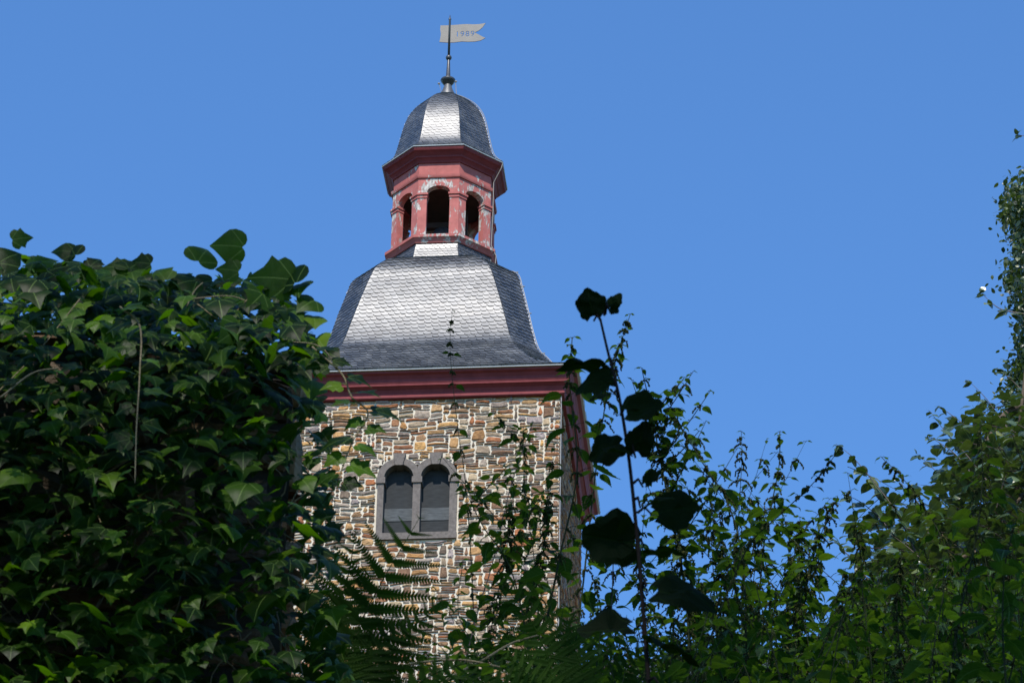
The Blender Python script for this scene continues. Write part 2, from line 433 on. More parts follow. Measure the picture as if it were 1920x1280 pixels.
# core built with the window opening left out of the front face
ax = A0-.005
core = [(-ax, WX0+.02), (WX1-.02, ax)]
for a, b in core: mb.box((a, -ax, 0), (b, -ax+.5, BASE+.3))
mb.box((WX0+.02, -ax, 0), (WX1-.02, -ax+.5, BASE+WZ0+.02))
mb.box((WX0+.02, -ax, BASE-1.60), (WX1-.02, -ax+.5, BASE+.3))
mb.box((-ax, -ax+.5, 0), (-ax+.5, ax-.5, BASE+.3)); mb.box((ax-.5, -ax+.5, 0), (ax, ax-.5, BASE+.3)); mb.box((-ax, ax-.5, 0), (ax, ax, BASE+.3))
wall = mb.build('wall', MT['mortar'], tower)
st = MB()
HB = BASE+.02
def wmask(u, z):
    x = u-A0; z -= HB
    if -3.44 < z < -1.93: return -.90 < x < .87
    if -1.93 <= z < -1.3:
        for cx in (-.417, .370):
            if math.hypot(x-cx, z+1.925) < .485: return True
            if abs(x-cx) < .15 and z < -1.35: return True
    return False
masonry(st, (-A0, -A0, 0), (1, 0, 0), (0, -1, 0), 2*A0, HB, mask=wmask, seed=5)
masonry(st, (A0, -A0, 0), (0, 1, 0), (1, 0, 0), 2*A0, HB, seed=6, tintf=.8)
masonry(st, (-A0, A0, 0), (0, -1, 0), (-1, 0, 0), 2*A0, HB, seed=8)
masonry(st, (A0, A0, 0), (-1, 0, 0), (0, 1, 0), 2*A0, HB, seed=9)
st.build('stonework', MT['stone'], wall)

# twin arched window
win = None
mb = MB()
D0 = -A0-.045; D1 = -A0+.26
def archring(mb, cx, cz, ri, ro, t0, t1, n, y0, y1, clip=None):
    ts = np.linspace(t0, t1, n+1); V = []
    for t in ts:
        for r in (ri, ro):
            x = cx+r*math.cos(t); z = cz+r*math.sin(t)
            if clip is not None: x = min(x, clip) if clip > cx else max(x, clip)
            for y in (y0, y1): V.append((x, y, z))
    F = []
    for i in range(n):
        a = i*4; b = a+4
        F += [(a, b, b+2, a+2)[::-1], (a+1, a+3, b+3, b+1)[::-1], (a, a+1, b+1, b)[::-1], (a+2, b+2, b+3, a+3)[::-1]]
    F += [(0, 2, 3, 1), (n*4, n*4+1, n*4+3, n*4+2)]
    mb.add(V, F)
cL, cR, MIDX, spr = -.417, .370, -.022, BASE-1.925
ri, ro = .312, .462
zs0, zs1 = BASE-3.42, BASE-3.265
xj = [(-.865, -.729), (-.105, .058), (.682, .842)]
f = MB(); f.box((-.875, D0-.02, zs0), (.852, D1, zs1)); sill_geo = f
frame = f.build('window', MT['basalt'], tower); win = frame
def sub(mbx, name, mat='basalt'): return mbx.build(name, MT[mat], win)
for a, b in xj:
    m = MB(); m.box((a, D0, zs1+.002), (b, D1, BASE-2.075)); sub(m, 'jamb' if b-a < .15 or a > .5 else 'mullion')
for a, b in ((-.90, -.702), (-.132, .088), (.655, .878)):
    m = MB(); m.box((a, D0-.03, BASE-2.07), (b, D1, spr)); sub(m, 'impost')
for cx, cl in ((cL, MIDX), (cR, MIDX)):
    m = MB(); archring(m, cx, spr+.002, ri, ro, 0, PI, 22, D0, D1, cl); sub(m, 'arch')
for cx in (cL, cR):
    m = MB(); y0, y1 = D0-.035, D1-.02
    P = [(cx-.078, BASE-1.645), (cx+.078, BASE-1.645), (cx+.138, BASE-1.362), (cx-.138, BASE-1.362)]
    V = [(x, y0, z) for x, z in P]+[(x, y1, z) for x, z in P]
    m.add(V, [(0, 1, 2, 3), (7, 6, 5, 4), (0, 4, 5, 1), (1, 5, 6, 2), (2, 6, 7, 3), (3, 7, 4, 0)]); sub(m, 'keystone')
# boarding set back in the openings
yb = -A0+.20
for (x0, x1, cx) in ((-.729, -.105, cL), (.058, .682, cR)):
    lower = MB(); n = 7
    z0, z1 = zs1, BASE-2.86
    lower.box((x0, yb, z0), (x1, yb+.04, z1-.003)); sub(lower, 'board', 'board')
    midb = MB(); midb.box((x0, yb-.012, z1), (x1, yb+.04, BASE-2.56)); sub(midb, 'board', 'board2')
    upb = MB(); upb.box((x0, yb, BASE-2.557), (x1, yb+.04, BASE-1.58)); sub(upb, 'board', 'board')

# the big red cornice, a swept moulding
CP = [(3.02, -.03), (3.085, -.03), (3.105, -.01), (3.105, .035), (3.085, .055), (3.09, .10), (3.12, .165), (3.185, .215), (3.215, .22), (3.222, .265), (3.235, .285), (3.245, .36), (3.29, .43), (3.355, .46), (3.36, .50), (2.9, .50)]
mb = MB(); shell(mb, sq([(c, z+Z) for c, z in CP]), True, True)
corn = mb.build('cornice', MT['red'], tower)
mb = MB()
shell(mb, sq([(3.37, Z+.505), (3.41, Z+.505), (3.415, Z+.525), (3.37, Z+.528)]), True, True)
mb.build('drip_edge', MT['zinc'], tower)

# bell roof
RP = [(3.395, 3.41, .535), (3.07, 3.28, .61), (2.83, 3.19, .675), (2.53, 3.04, .835), (2.33, 2.89, 1.037), (2.138, 2.74, 1.254), (1.956, 2.56, 1.545), (1.84, 2.38, 1.82),
      (1.705, 2.225, 2.39), (1.553, 2.095, 3.025), (1.46, 2.019, 3.375), (1.37, 1.94, 3.72), (1.27, 1.875, 4.02), (1.12, 1.79, 4.23), (.95, 1.66, 4.40), (.76, 1.45, 4.54), (.5, 1.2, 4.63)]
rp = densify(RP, 4); rings = vring(rp); rings[:, :, 2] += Z
mb = MB(); shell(mb, rings, True, True); roof = mb.build('roof', MT['slate'], tower)
mb = MB()
for k in range(8):
    slate_face(mb, rings[:, k], rings[:, (k+1) % 8], e=.116, wd=.15, slope=.075, lift=.023)
mb.build('slates', MT['slate'], roof)
# ridge fillets along the front hips
# lightning cable on the back right hip with small clips
mb = MB()
h = rings[:, 2]; hh = h+np.array([.045, .0, .02]); mb.tube(hh[6:], .012, 5)
for i in range(8, len(hh)-6, 9): mb.tube([hh[i]-[.05, 0, 0], hh[i]+[.05, 0, .01]], .016, 5)
mb.build('lightning_cable', MT['wire'], roof)

# drum below the lantern
DP = [(1.235, 4.60), (1.20, 4.78), (1.15, 5.0), (1.135, 5.12)]
dr = vring(octp(DP)); dr[:, :, 2] += Z
mb = MB(); shell(mb, dr); drum = mb.build('drum', MT['slate'], tower)
mb = MB()
dd = vring(octp(densify(np.array([(a, b) for a, b in DP]), 3)[:, :2])) if False else vring([(r*T225, r, z) for r, z in np.array(DP)]); dd[:, :, 2] += Z
for k in range(8): slate_face(mb, dd[:, k], dd[:, (k+1) % 8], e=.085, wd=.115, slope=.0, lift=.014)
mb.build('slates', MT['slate'], drum)

# ---- lantern
lantern = MB()
sillp = [(1.13, 5.10), (1.18, 5.105), (1.20, 5.15), (1.235, 5.20), (1.262, 5.215), (1.262, 5.285), (1.22, 5.305), (1.0, 5.31)]
rr_ = vring(octp([(r, z+Z) for r, z in sillp])); shell(lantern, rr_)
lant = lantern.build('lantern', MT['peel2'], tower)
RO, RI = 1.135, .97
def facept(k, x, r):      # point on face k at lateral x and apothem r (plan)
    a = -PI/2+k*PI/4; n = (math.cos(a), math.sin(a)); t = (-n[1], n[0])
    return (n[0]*r+t[0]*x, n[1]*r+t[1]*x)
HO = .262
for k in range(8):
    # pillar between face k and k+1
    def plan(ro_, ri_, ho): 
        vo = facept(k, ro_*T225, ro_); vi = facept(k, ri_*T225, ri_)
        return [facept(k, ho, ro_), vo, facept(k+1, -ho, ro_), facept(k+1, -ho, ri_), vi, facept(k, ho, ri_)]
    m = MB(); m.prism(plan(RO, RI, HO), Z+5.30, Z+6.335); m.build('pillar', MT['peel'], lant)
    m = MB(); m.prism(plan(RO+.045, RI-.02, HO-.03), Z+6.405, Z+6.455); m.prism(plan(RO+.02, RI-.01, HO-.012), Z+6.332, Z+6.403); m.build('impost', MT['peel2'], lant)
    # arched panel above the opening
    hwf = RO*T225; n = 14
    arc = [(-HO, Z+6.457)]+[(HO*math.cos(PI-PI*i/n), Z+6.50+.165*math.sin(PI*i/n)) for i in range(n+1)]+[(HO, Z+6.457)]
    top = Z+6.875
    V = []; 
    for r in (RO-.004, RI):
        sc_ = r/RO if r < RO-.01 else 1
        for x, z in arc: V.append((*facept(k, x, r), z))
        for x, z in arc: V.append((*facept(k, x, r), top))
        V.append((*facept(k, -r*T225, r), Z+6.457)); V.append((*facept(k, -r*T225, r), top))
        V.append((*facept(k, r*T225, r), Z+6.457)); V.append((*facept(k, r*T225, r), top))
    na = len(arc); q = 2*na+4; F = []
    for s0 in (0, q):
        fl = s0 > 0
        fs = [(s0+i, s0+i+1, s0+na+i+1, s0+na+i) for i in range(na-1)]
        fs += [(s0+2*na, s0, s0+na, s0+2*na+1), (s0+na-1, s0+2*na+2, s0+2*na+3, s0+2*na-1)]
        F += [x[::-1] if fl else x for x in fs]
    for i in range(na-1): F.append((i, q+i, q+i+1, i+1))
    m = MB(); m.add(V, F); m.build('arch_panel', MT['peel'], lant)
m = MB(); shell(m, vring(octp([(1.10, Z+6.86), (1.165, Z+6.868), (1.175, Z+6.90), (1.18, Z+6.945), (1.125, Z+6.96)]))); m.build('band', MT['peel2'], lant)
m = MB(); shell(m, vring(octp([(1.12, Z+6.955), (1.12, Z+7.30)]))); m.build('frieze', MT['peel2'], lant)
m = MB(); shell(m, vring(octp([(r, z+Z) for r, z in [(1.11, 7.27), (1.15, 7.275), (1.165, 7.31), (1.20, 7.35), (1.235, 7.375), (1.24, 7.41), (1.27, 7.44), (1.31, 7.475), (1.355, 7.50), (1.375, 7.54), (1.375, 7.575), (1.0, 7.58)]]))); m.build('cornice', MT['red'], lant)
m = MB(); shell(m, vring(octp([(1.37, Z+7.577), (1.40, Z+7.577), (1.405, Z+7.597), (1.36, Z+7.60)]))); m.build('drip_edge', MT['zinc'], lant)
# dark timber ceiling and bell frame inside
m = MB(); m.prism([facept(k, RI*T225*0+0, .95) for k in range(8)], Z+6.80, Z+6.84); m.build('ceiling', MT['dark'], lant)
m = MB(); m.box((-.55, -.06, Z+5.32), (-.43, .06, Z+6.8)); m.box((.43, -.06, Z+5.32), (.55, .06, Z+6.8)); m.box((-.56, -.07, Z+6.2), (.56, .07, Z+6.34)); m.build('bell_frame', MT['dark'], lant)
bell = [(.05, 6.2), (.09, 6.17), (.17, 6.12), (.20, 5.98), (.23, 5.78), (.31, 5.62), (.335, 5.55), (.30, 5.55)]
m = MB(); m.lathe([(r*1.25, z+Z) for r, z in bell]); m.build('bell', MT['iron'], lant, smooth=True)

# dome
DM = [(1.395, 7.60), (1.26, 7.70), (1.125, 7.92), (1.03, 8.33), (.945, 8.76), (.835, 9.12), (.66, 9.42), (.45, 9.64), (.22, 9.82), (.10, 9.88)]
dm = densify(DM, 4); drg = vring([(r*T225, r, z+Z) for r, z in dm])
mb = MB(); shell(mb, drg); dome = mb.build('dome', MT['slate'], tower)
mb = MB()
for k in range(8): slate_face(mb, drg[:, k], drg[:, (k+1) % 8], e=.084, wd=.125, slope=.04, lift=.012)
mb.build('slates', MT['slate'], dome)
mb = MB(); hh = drg[:, 2]+np.array([.04, 0, .02]); mb.tube(hh[2:34], .010, 5)
pt = [np.array([1.40, -.57, Z+7.6]), np.array([1.37, -.57, Z+7.45]), np.array([1.19, -.50, Z+7.1]), np.array([1.19, -.50, Z+6.3]), np.array([1.17, -.50, Z+5.4]), np.array([1.29, -.53, Z+5.1]), np.array([1.27, -.56, Z+4.75])]
mb.tube(pt, .010, 5); mb.build('lightning_cable', MT['wire'], dome)

# finial
m = MB(); m.lathe([(.20, Z+9.83), (.185, Z+9.90), (.12, Z+10.05), (.085, Z+10.18), (.07, Z+10.22)]); fin = m.build('finial', MT['lead'], tower, smooth=True)
m = MB(); m.lathe([(.05, Z+10.18), (.10, Z+10.20), (.16, Z+10.29), (.178, Z+10.32), (.17, Z+10.34), (.09, Z+10.39), (.055, Z+10.42), (.03, Z+10.93), (.028, Z+10.94)]); m.build('collar', MT['iron'], fin, smooth=True)
m = MB(); m.lathe([(.02, Z+10.90)]+[(.072*math.sin(t), Z+10.97-.07*math.cos(t)) for t in np.linspace(.4, PI-.4, 8)]+[(.02, Z+11.04)]); m.build('ball', MT['iron'], fin, smooth=True)
m = MB(); m.lathe([(.03, Z+11.03), (.026, Z+12.05), (.034, Z+12.07), (.034, Z+12.09), (.018, Z+12.11), (.006, Z+12.20)], n=12); m.build('pole', MT['iron'], fin, smooth=True)
m = MB(); m.tube([(-.2, -.02, Z+10.22), (-.12, 0, Z+9.86)], .006, 5); m.tube([(.18, -.02, Z+10.26), (.22, 0, Z+9.80)], .008, 5)
m.lathe([(.004, Z+10.20), (.03, Z+10.22), (.03, Z+10.24), (.004, Z+10.26)], (-.21, -.02), 8); m.lathe([(.004, Z+10.24), (.03, Z+10.26), (.03, Z+10.28), (.004, Z+10.30)], (.19, -.02), 8)
m.build('lightning_cable', MT['wire'], fin)
# swallow-tailed vane with the year cut through
def make_vane():
    top = [(-.22, 11.905), (-.1, 11.90), (.1, 11.905), (.3, 11.915), (.42, 11.915), (.55, 11.90), (.7, 11.90), (.855, 11.925)]
    tail = [(.78, 11.80), (.70, 11.72), (.60, 11.665), (.70, 11.60), (.80, 11.53), (.86, 11.50)]
    bot = [(.75, 11.43), (.62, 11.405), (.45, 11.405), (.3, 11.42), (.1, 11.40), (-.05, 11.405), (-.235, 11.43), (-.215, 11.53), (-.205, 11.66), (-.225, 11.80)]
    P = top+tail+bot
    n = len(P); me = bpy.data.meshes.new('vane')
    V = [(x, -.008, z+Z) for x, z in P]+[(x, .008, z+Z) for x, z in P]
    F = [tuple(range(n))[::-1], tuple(range(n, 2*n))]+[(i, i+1 if i+1 < n else 0, n+(i+1) % n, n+i) for i in range(n)]
    me.from_pydata(V, [], F); ob = bpy.data.objects.new('vane', me); COL.objects.link(ob)
    cu = bpy.data.curves.new('year', 'FONT'); cu.body = '1989'; cu.size = .215; cu.extrude = .05; cu.offset = -.001; cu.space_character = 1.12; cu.resolution_u = 4
    tx = bpy.data.objects.new('year', cu); COL.objects.link(tx)
    tx.matrix_world = Matrix.Translation((.135, 0, Z+11.565)) @ Matrix.Rotation(PI/2, 4, 'X')
    bpy.context.view_layer.update(); dg = bpy.context.evaluated_depsgraph_get()
    tm = bpy.data.meshes.new_from_object(tx.evaluated_get(dg)); to = bpy.data.objects.new('cutter', tm); to.matrix_world = tx.matrix_world; COL.objects.link(to)
    md = ob.modifiers.new('b', 'BOOLEAN'); md.operation = 'DIFFERENCE'; md.object = to; md.solver = 'EXACT'
    bpy.context.view_layer.update(); dg = bpy.context.evaluated_depsgraph_get()
    res = bpy.data.meshes.new_from_object(ob.evaluated_get(dg))
    for o in (tx, to, ob): bpy.data.objects.remove(o)
    res.name = 'vane'; res.materials.clear(); res.materials.append(MT['vane'])
    o = bpy.data.objects.new('vane', res); COL.objects.link(o); o.parent = fin
make_vane()
# downpipe-like cable at the right front corner
m = MB(); m.tube([(A0+.03, -A0-.03, Z-.05), (A0+.035, -A0-.035, 0.1)], .014, 6); m.build('corner_cable', MT['wire'], tower)
m = MB(); m.tube([(1.95, -A0-.05, Z-.03), (1.95, -A0-.05, Z-.16)], .012, 6); m.build('iron_hook', MT['iron'], tower)

# ================================================================== NAVE BEHIND
def nave():
    pr = at(1215, 1236, 84); zr = pr[2]
    x0, x1 = pr[0]-.9, pr[0]+9; y = pr[1]; zb = 30.0
    t = thing('church_nave', ((x0+x1)/2, y, zb), 'pale slate roofed nave low behind the tower, glimpsed through the leaves', 'church')
    t0 = np.array(t.location)
    m = MB(); m.box((x0-1.0, y-2.6, zb), (x1, y+2.6, zr-1.9)); w_ = m.build('wall', MT['mortar'], t, inv=t0)
    LH = [(x0-1.6, y-3.0, zr-2.2), (x0, y, zr)]; RH = [(x1+.3, y-3.0, zr-2.2), (x1+.3, y, zr)]
    m = MB(); m.add([LH[0], RH[0], RH[1], LH[1], (x0-1.6, y+3.0, zr-2.2), (x1+.3, y+3.0, zr-2.2)], [(0, 1, 2, 3), (3, 2, 5, 4), (0, 3, 4), (1, 5, 2), (0, 4, 5, 1)])
    rf = m.build('roof', MT['zinc'], t, inv=t0)
    m = MB(); slate_face(m, LH, RH, e=.2, wd=.25, slope=0, lift=.02); m.build('slates', MT['slate'], rf, inv=t0)
nave()

# ================================================================== GROUND
def ground():
    Ds = np.concatenate([np.linspace(-400, -12, 12), np.linspace(-8, 30, 96), np.linspace(34, 120, 40), np.linspace(150, 1500, 16)])
    Ss = np.concatenate([np.linspace(-800, -40, 14), np.linspace(-30, 30, 81), np.linspace(40, 800, 14)])
    G, S = np.meshgrid(Ds, Ss, indexing='ij')
    Hh = ground_h(G) + .05*np.sin(S*2.3+G)*np.cos(G*1.7) + .03*np.sin(S*5.1)*np.sin(G*4.3)
    X = CX+HEAD[0]*G+SIDE[0]*S; Y = CY+HEAD[1]*G+SIDE[1]*S
    n, m_ = G.shape; V = np.stack([X, Y, Hh], -1).reshape(-1, 3)
    F = [(i*m_+j, (i+1)*m_+j, (i+1)*m_+j+1, i*m_+j+1)[::-1] for i in range(n-1) for j in range(m_-1)]
    mb = MB(); mb.add(V, F); tag(mb.build('ground', MT['soil'], smooth=True), 'dark overgrown hillside rising to the church', kind='structure')
ground()

# ================================================================== LEAF TEMPLATES
def mk(V, F, uv=None):
    V = np.array(V, float); loops = np.array([i for f in F for i in f]); tot = np.array([len(f) for f in F])
    return (V, loops, tot, V[:, :2].copy() if uv is None else np.array(uv))
def outline_leaf(pts, cup=.12, fold=.10, inner=.5):
    """pts: right half outline from base to tip (x>=0). mirrored; fan with a mid ring"""
    full = pts+[(-x, y) for x, y in reversed(pts[1:-1])]
    cy = .42; n = len(full); V = [(0, cy, 0)]
    def z(x, y): return -cup*((x*x)+(y-cy)**2)*1.4 + fold*abs(x) - .05*abs(x)*math.sin(y*9)
    for x, y in full: V.append((x*inner, cy+(y-cy)*inner, z(x*inner, cy+(y-cy)*inner)))
    for x, y in full: V.append((x, y, z(x, y)))
    F = [(0, 1+i, 1+(i+1) % n) for i in range(n)]+[(1+i, 1+n+i, 1+n+(i+1) % n, 1+(i+1) % n) for i in range(n)]
    return mk(V, F)
IVY = [outline_leaf([(0, .08), (.10, .0), (.24, -.02), (.40, .02), (.50, .14), (.36, .27), (.44, .38), (.56, .52), (.38, .56), (.22, .60), (.14, .74), (.07, .88), (0, 1.02)], .22, .22),
       outline_leaf([(0, .06), (.14, .0), (.30, .0), (.42, .10), (.48, .24), (.38, .36), (.48, .50), (.34, .56), (.22, .64), (.12, .80), (0, .98)], .3, .16),
       outline_leaf([(0, .08), (.10, .0), (.22, -.03), (.38, .02), (.48, .14), (.52, .32), (.47, .48), (.36, .60), (.24, .72), (.12, .85), (0, 1.0)], .30, .12)]
def serr(n, wfun, tooth=.05):
    pts = [(0, 0)]
    for i in range(1, n*2):
        t = i/(n*2); wd = wfun(t); pts.append((max(.001, wd-(tooth if i % 2 == 0 else 0)), t+(.015 if i % 2 else -.01)))
    pts.append((0, 1.0)); return pts
NETTLE = [outline_leaf(serr(9, lambda t: .36*math.sin(PI*min(1, t**.62))**.9*(1-.25*t), .035), .35, .18),
          outline_leaf(serr(8, lambda t: .30*math.sin(PI*min(1, t**.58))**.9, .03), .55, .25),
          outline_leaf(serr(8, lambda t: .33*math.sin(PI*min(1, t**.66)), .03), -.15, .3)]
ROUND = [outline_leaf([(0, .04), (.12, .0), (.28, .03), (.40, .16), (.46, .34), (.45, .52), (.38, .68), (.26, .82), (.12, .90), (.05, .96), (0, 1.04)], .25, .15),
         outline_leaf([(0, .0), (.20, .02), (.36, .12), (.44, .30), (.44, .50), (.36, .70), (.20, .86), (.06, .94), (0, 1.0)], .5, .2)]
SIMPLE = mk([(0, 0, 0), (.3, .25, .05), (.32, .6, .03), (0, 1, -.08), (-.32, .6, .03), (-.3, .25, .05), (0, .5, 0)], [(0, 1, 6), (1, 2, 6), (2, 3, 6), (3, 4, 6), (4, 5, 6), (5, 0, 6)])
def burdock(sd, wide, cup, fold):
    q = random.Random(sd); n = 34; full = []
    ph = [q.uniform(0, 6) for _ in range(4)]
    for i in range(n):
        a = 2*PI*i/n; lob = 1+.06*math.cos(3*a+ph[0])+.04*math.sin(5*a+ph[1])+.03*math.sin(11*a+ph[2])+q.uniform(-.035, .035)+(.25*max(0, math.cos(a-PI))**14 if True else 0)
        r = .46*lob
        if abs(a) < .2 or abs(a-2*PI) < .2: r *= .72
        full.append((r*math.sin(a)*wide, .48-r*math.cos(a)))
    V = [(0, .48, 0)]; 
    def z(x, y): return -cup*(x*x+(y-.48)**2)+fold*abs(x)-.05*math.sin(x*9+y*7+ph[3])-.03*math.cos(y*15+x*4)
    for f_ in (.35, .7, 1.0):
        for x, y in full: V.append((x*f_, .48+(y-.48)*f_, z(x*f_, .48+(y-.48)*f_)))
    F = [(0, 1+i, 1+(i+1) % n) for i in range(n)]
    for k in (0, 1): F += [(1+k*n+i, 1+(k+1)*n+i, 1+(k+1)*n+(i+1) % n, 1+k*n+(i+1) % n) for i in range(n)]
    return mk(V, F)
BROADS = [burdock(1, 1.05, .4, .22), burdock(5, .92, .6, .15), burdock(8, 1.0, .2, .4)]

def axes(tip, nrm):
    Y = tip/np.linalg.norm(tip, axis=1)[:, None]
    X = np.cross(Y, nrm); X /= np.linalg.norm(X, axis=1)[:, None]+1e-9
    Z_ = np.cross(X, Y); return X, Y, Z_
def put(mb, tpls, P, tip, nrm, S, rnd=None, rg=RNG):
    P = np.asarray(P, float); n = len(P)
    if n == 0: return
    tip = np.asarray(tip, float)+1e-6; nrm = np.asarray(nrm, float)+1e-6
    X, Y, Z_ = axes(tip, nrm); S = np.broadcast_to(np.asarray(S, float), (n,))
    rn = rg.random(n) if rnd is None else np.broadcast_to(rnd, (n,))
    ch = rg.integers(0, len(tpls), n)
    for i, t in enumerate(tpls):
        m = ch == i
        if m.any(): mb.inst(t, P[m], X[m], Y[m], Z_[m], S[m], rn[m])
TOCAM = -HEAD      # horizontally, towards the viewer
def smooth_path(pts, k=6): return densify(np.array(pts, float), k)
def poly_at(pix, D):
    """pixels [(x,y[,dD])] to world points round distance D"""
    return np.array([at(q[0], q[1], D+(q[2] if len(q) > 2 else 0)) for q in pix])
def to_ground(path):
    """extend the lower end of a stem (path[0]) down to the hillside"""
    a, b = path[0], path[1]; d = a-b; d = d/np.linalg.norm(d)*.5+np.array([0, 0, -.5]); P = a.copy(); out = []
    for _ in range(40):
        P = P+d*.22
        out.append(P.copy())
        if P[2] < ground_at(P)-.03: break
    return np.vstack([np.array(out[::-1]), path])
# ================================================================== NETTLES and other stems
def strands(mb, P, n, ln, rg, spread=.6):
    """drooping beaded flower strings from node P"""
    for _ in range(n):
        a = rg.uniform(0, 2*PI); d = np.array([math.cos(a), math.sin(a), rg.uniform(-.1, .5)])*spread
        L = ln*rg.uniform(.5, 1.2); k = 8; q = P.copy(); pts = [q.copy()]
        v = d.copy()
        for i in range(k):
            v = v+np.array([rg.uniform(-.25, .25), rg.uniform(-.25, .25), -.30]); v /= np.linalg.norm(v)
            q = q+v*L/k; pts.append(q.copy())
        mb.tube(pts, .0011, 3, cap=False, rnd=rg.random())
        for i in range(1, len(pts)):
            for _b in range(2):
                c = pts[i]+np.array([rg.uniform(-1, 1), rg.uniform(-1, 1), rg.uniform(-1, 1)])*.002
                r = rg.uniform(.0022, .0042)*(1-.4*i/len(pts))
                V = [c+(r, 0, 0), c-(r, 0, 0), c+(0, r, 0), c-(0, r, 0), c+(0, 0, r*1.3), c-(0, 0, r*1.3)]
                mb.add(V, [(0, 2, 4), (2, 1, 4), (1, 3, 4), (3, 0, 4), (2, 0, 5), (1, 2, 5), (3, 1, 5), (0, 3, 5)], rnd=rg.random())
def nettle(pix, D, label, size=.075, seed=0, node=.075, flowers=3, fl_len=.05, stem=.0028, group='nettles on the bank', stemmat='twig', leafmat='nettle', tpl=None, droop=.5, density=1.0, name='nettle', cat='nettle', side=0, bare=0.0):
    rg = random.Random(seed); rn = np.random.default_rng(seed)
    path = smooth_path(poly_at(pix[::-1], D), 8)      # base first
    vis = path.copy(); path = to_ground(path)
    base = path[0]; t = thing(name, base, label, cat, group)
    s = np.concatenate([[0], np.cumsum(np.linalg.norm(np.diff(path, axis=0), axis=1))]); Ls = s[-1]
    ms = MB(); ms.tube(path, np.interp(s/Ls, [0, .6, 1], [stem*1.5, stem, stem*.35]), 5)
    ml = MB(); mf = MB(); P = []; TT = []; NN = []; SS = []
    sv = Ls-np.linalg.norm(np.diff(vis, axis=0), axis=1).sum()
    q = Ls-.004; ang = rg.uniform(0, PI); i = 0
    def ev(a): return np.array([np.interp(a, s, path[:, c]) for c in range(3)])
    stems = [(ev, Ls, sv)]
    def leafpair(Q, ang, sz, Pd):
        for sgn in (0, PI):
            if rg.random() > density: continue
            a = ang+sgn+rg.uniform(-.3, .3); h_ = np.array([math.cos(a), math.sin(a), 0])
            pl = sz*rg.uniform(.25, .5); e = Q+h_*pl+np.array([0, 0, pl*rg.uniform(.1, .5)])
            ms.tube([Q, (Q+e)/2+np.array([0, 0, .003]), e], .0009, 3, cap=False)
            tp = h_+np.array([0, 0, -rg.uniform(.1, droop*2)]); nr = np.array([0, 0, 1.])+h_*rg.uniform(0, .6)+np.array([rg.uniform(-.4, .4), rg.uniform(-.4, .4), 0])
            P.append(e); TT.append(tp); NN.append(nr); SS.append(sz*rg.uniform(.75, 1.2))
    while q > sv-.3:
        top = (Ls-q)/max(.3, Ls-sv)
        sz = size*min(1, .30+top*2.2)*rg.uniform(.75, 1.15)
        Q = ev(q)
        if top >= bare or i < 2: leafpair(Q, ang, sz, None)
        if flowers and .02 < top < .9: strands(mf, Q, rg.randint(max(1, flowers-2), flowers+1), fl_len*min(1, .4+top*3), rg)
        if side and i > 2 and rg.random() < side:
            a = ang+PI/2+rg.uniform(-.5, .5); v = np.array([math.cos(a), math.sin(a), 1.1]); v /= np.linalg.norm(v)
            L2 = rg.uniform(.12, .3); pts = [Q+v*L2*k_/5+np.array([0, 0, .02*(k_/5)**2]) for k_ in range(6)]
            ms.tube(pts, np.linspace(stem*.6, stem*.25, 6), 4)
            for k_ in range(1, 6): leafpair(pts[k_], ang+k_*PI/2, size*(.95-.12*k_), None)
            if flowers: 
                for k_ in (2, 4): strands(mf, pts[k_], 2, fl_len*.7, rg)
        q -= node*min(1, .35+top*2)*rg.uniform(.75, 1.25); ang += PI/2+rg.uniform(-.2, .2); i += 1
    put(ml, tpl or NETTLE, P, TT, NN, SS, rg=rn)
    ms.build('stem', MT[stemmat], t, smooth=True, inv=base)
    ml.build('leaves', MT[leafmat], t, inv=base)
    if flowers and mf.n: mf.build('flower_strings', MT['seeds'], t, inv=base)
    return t

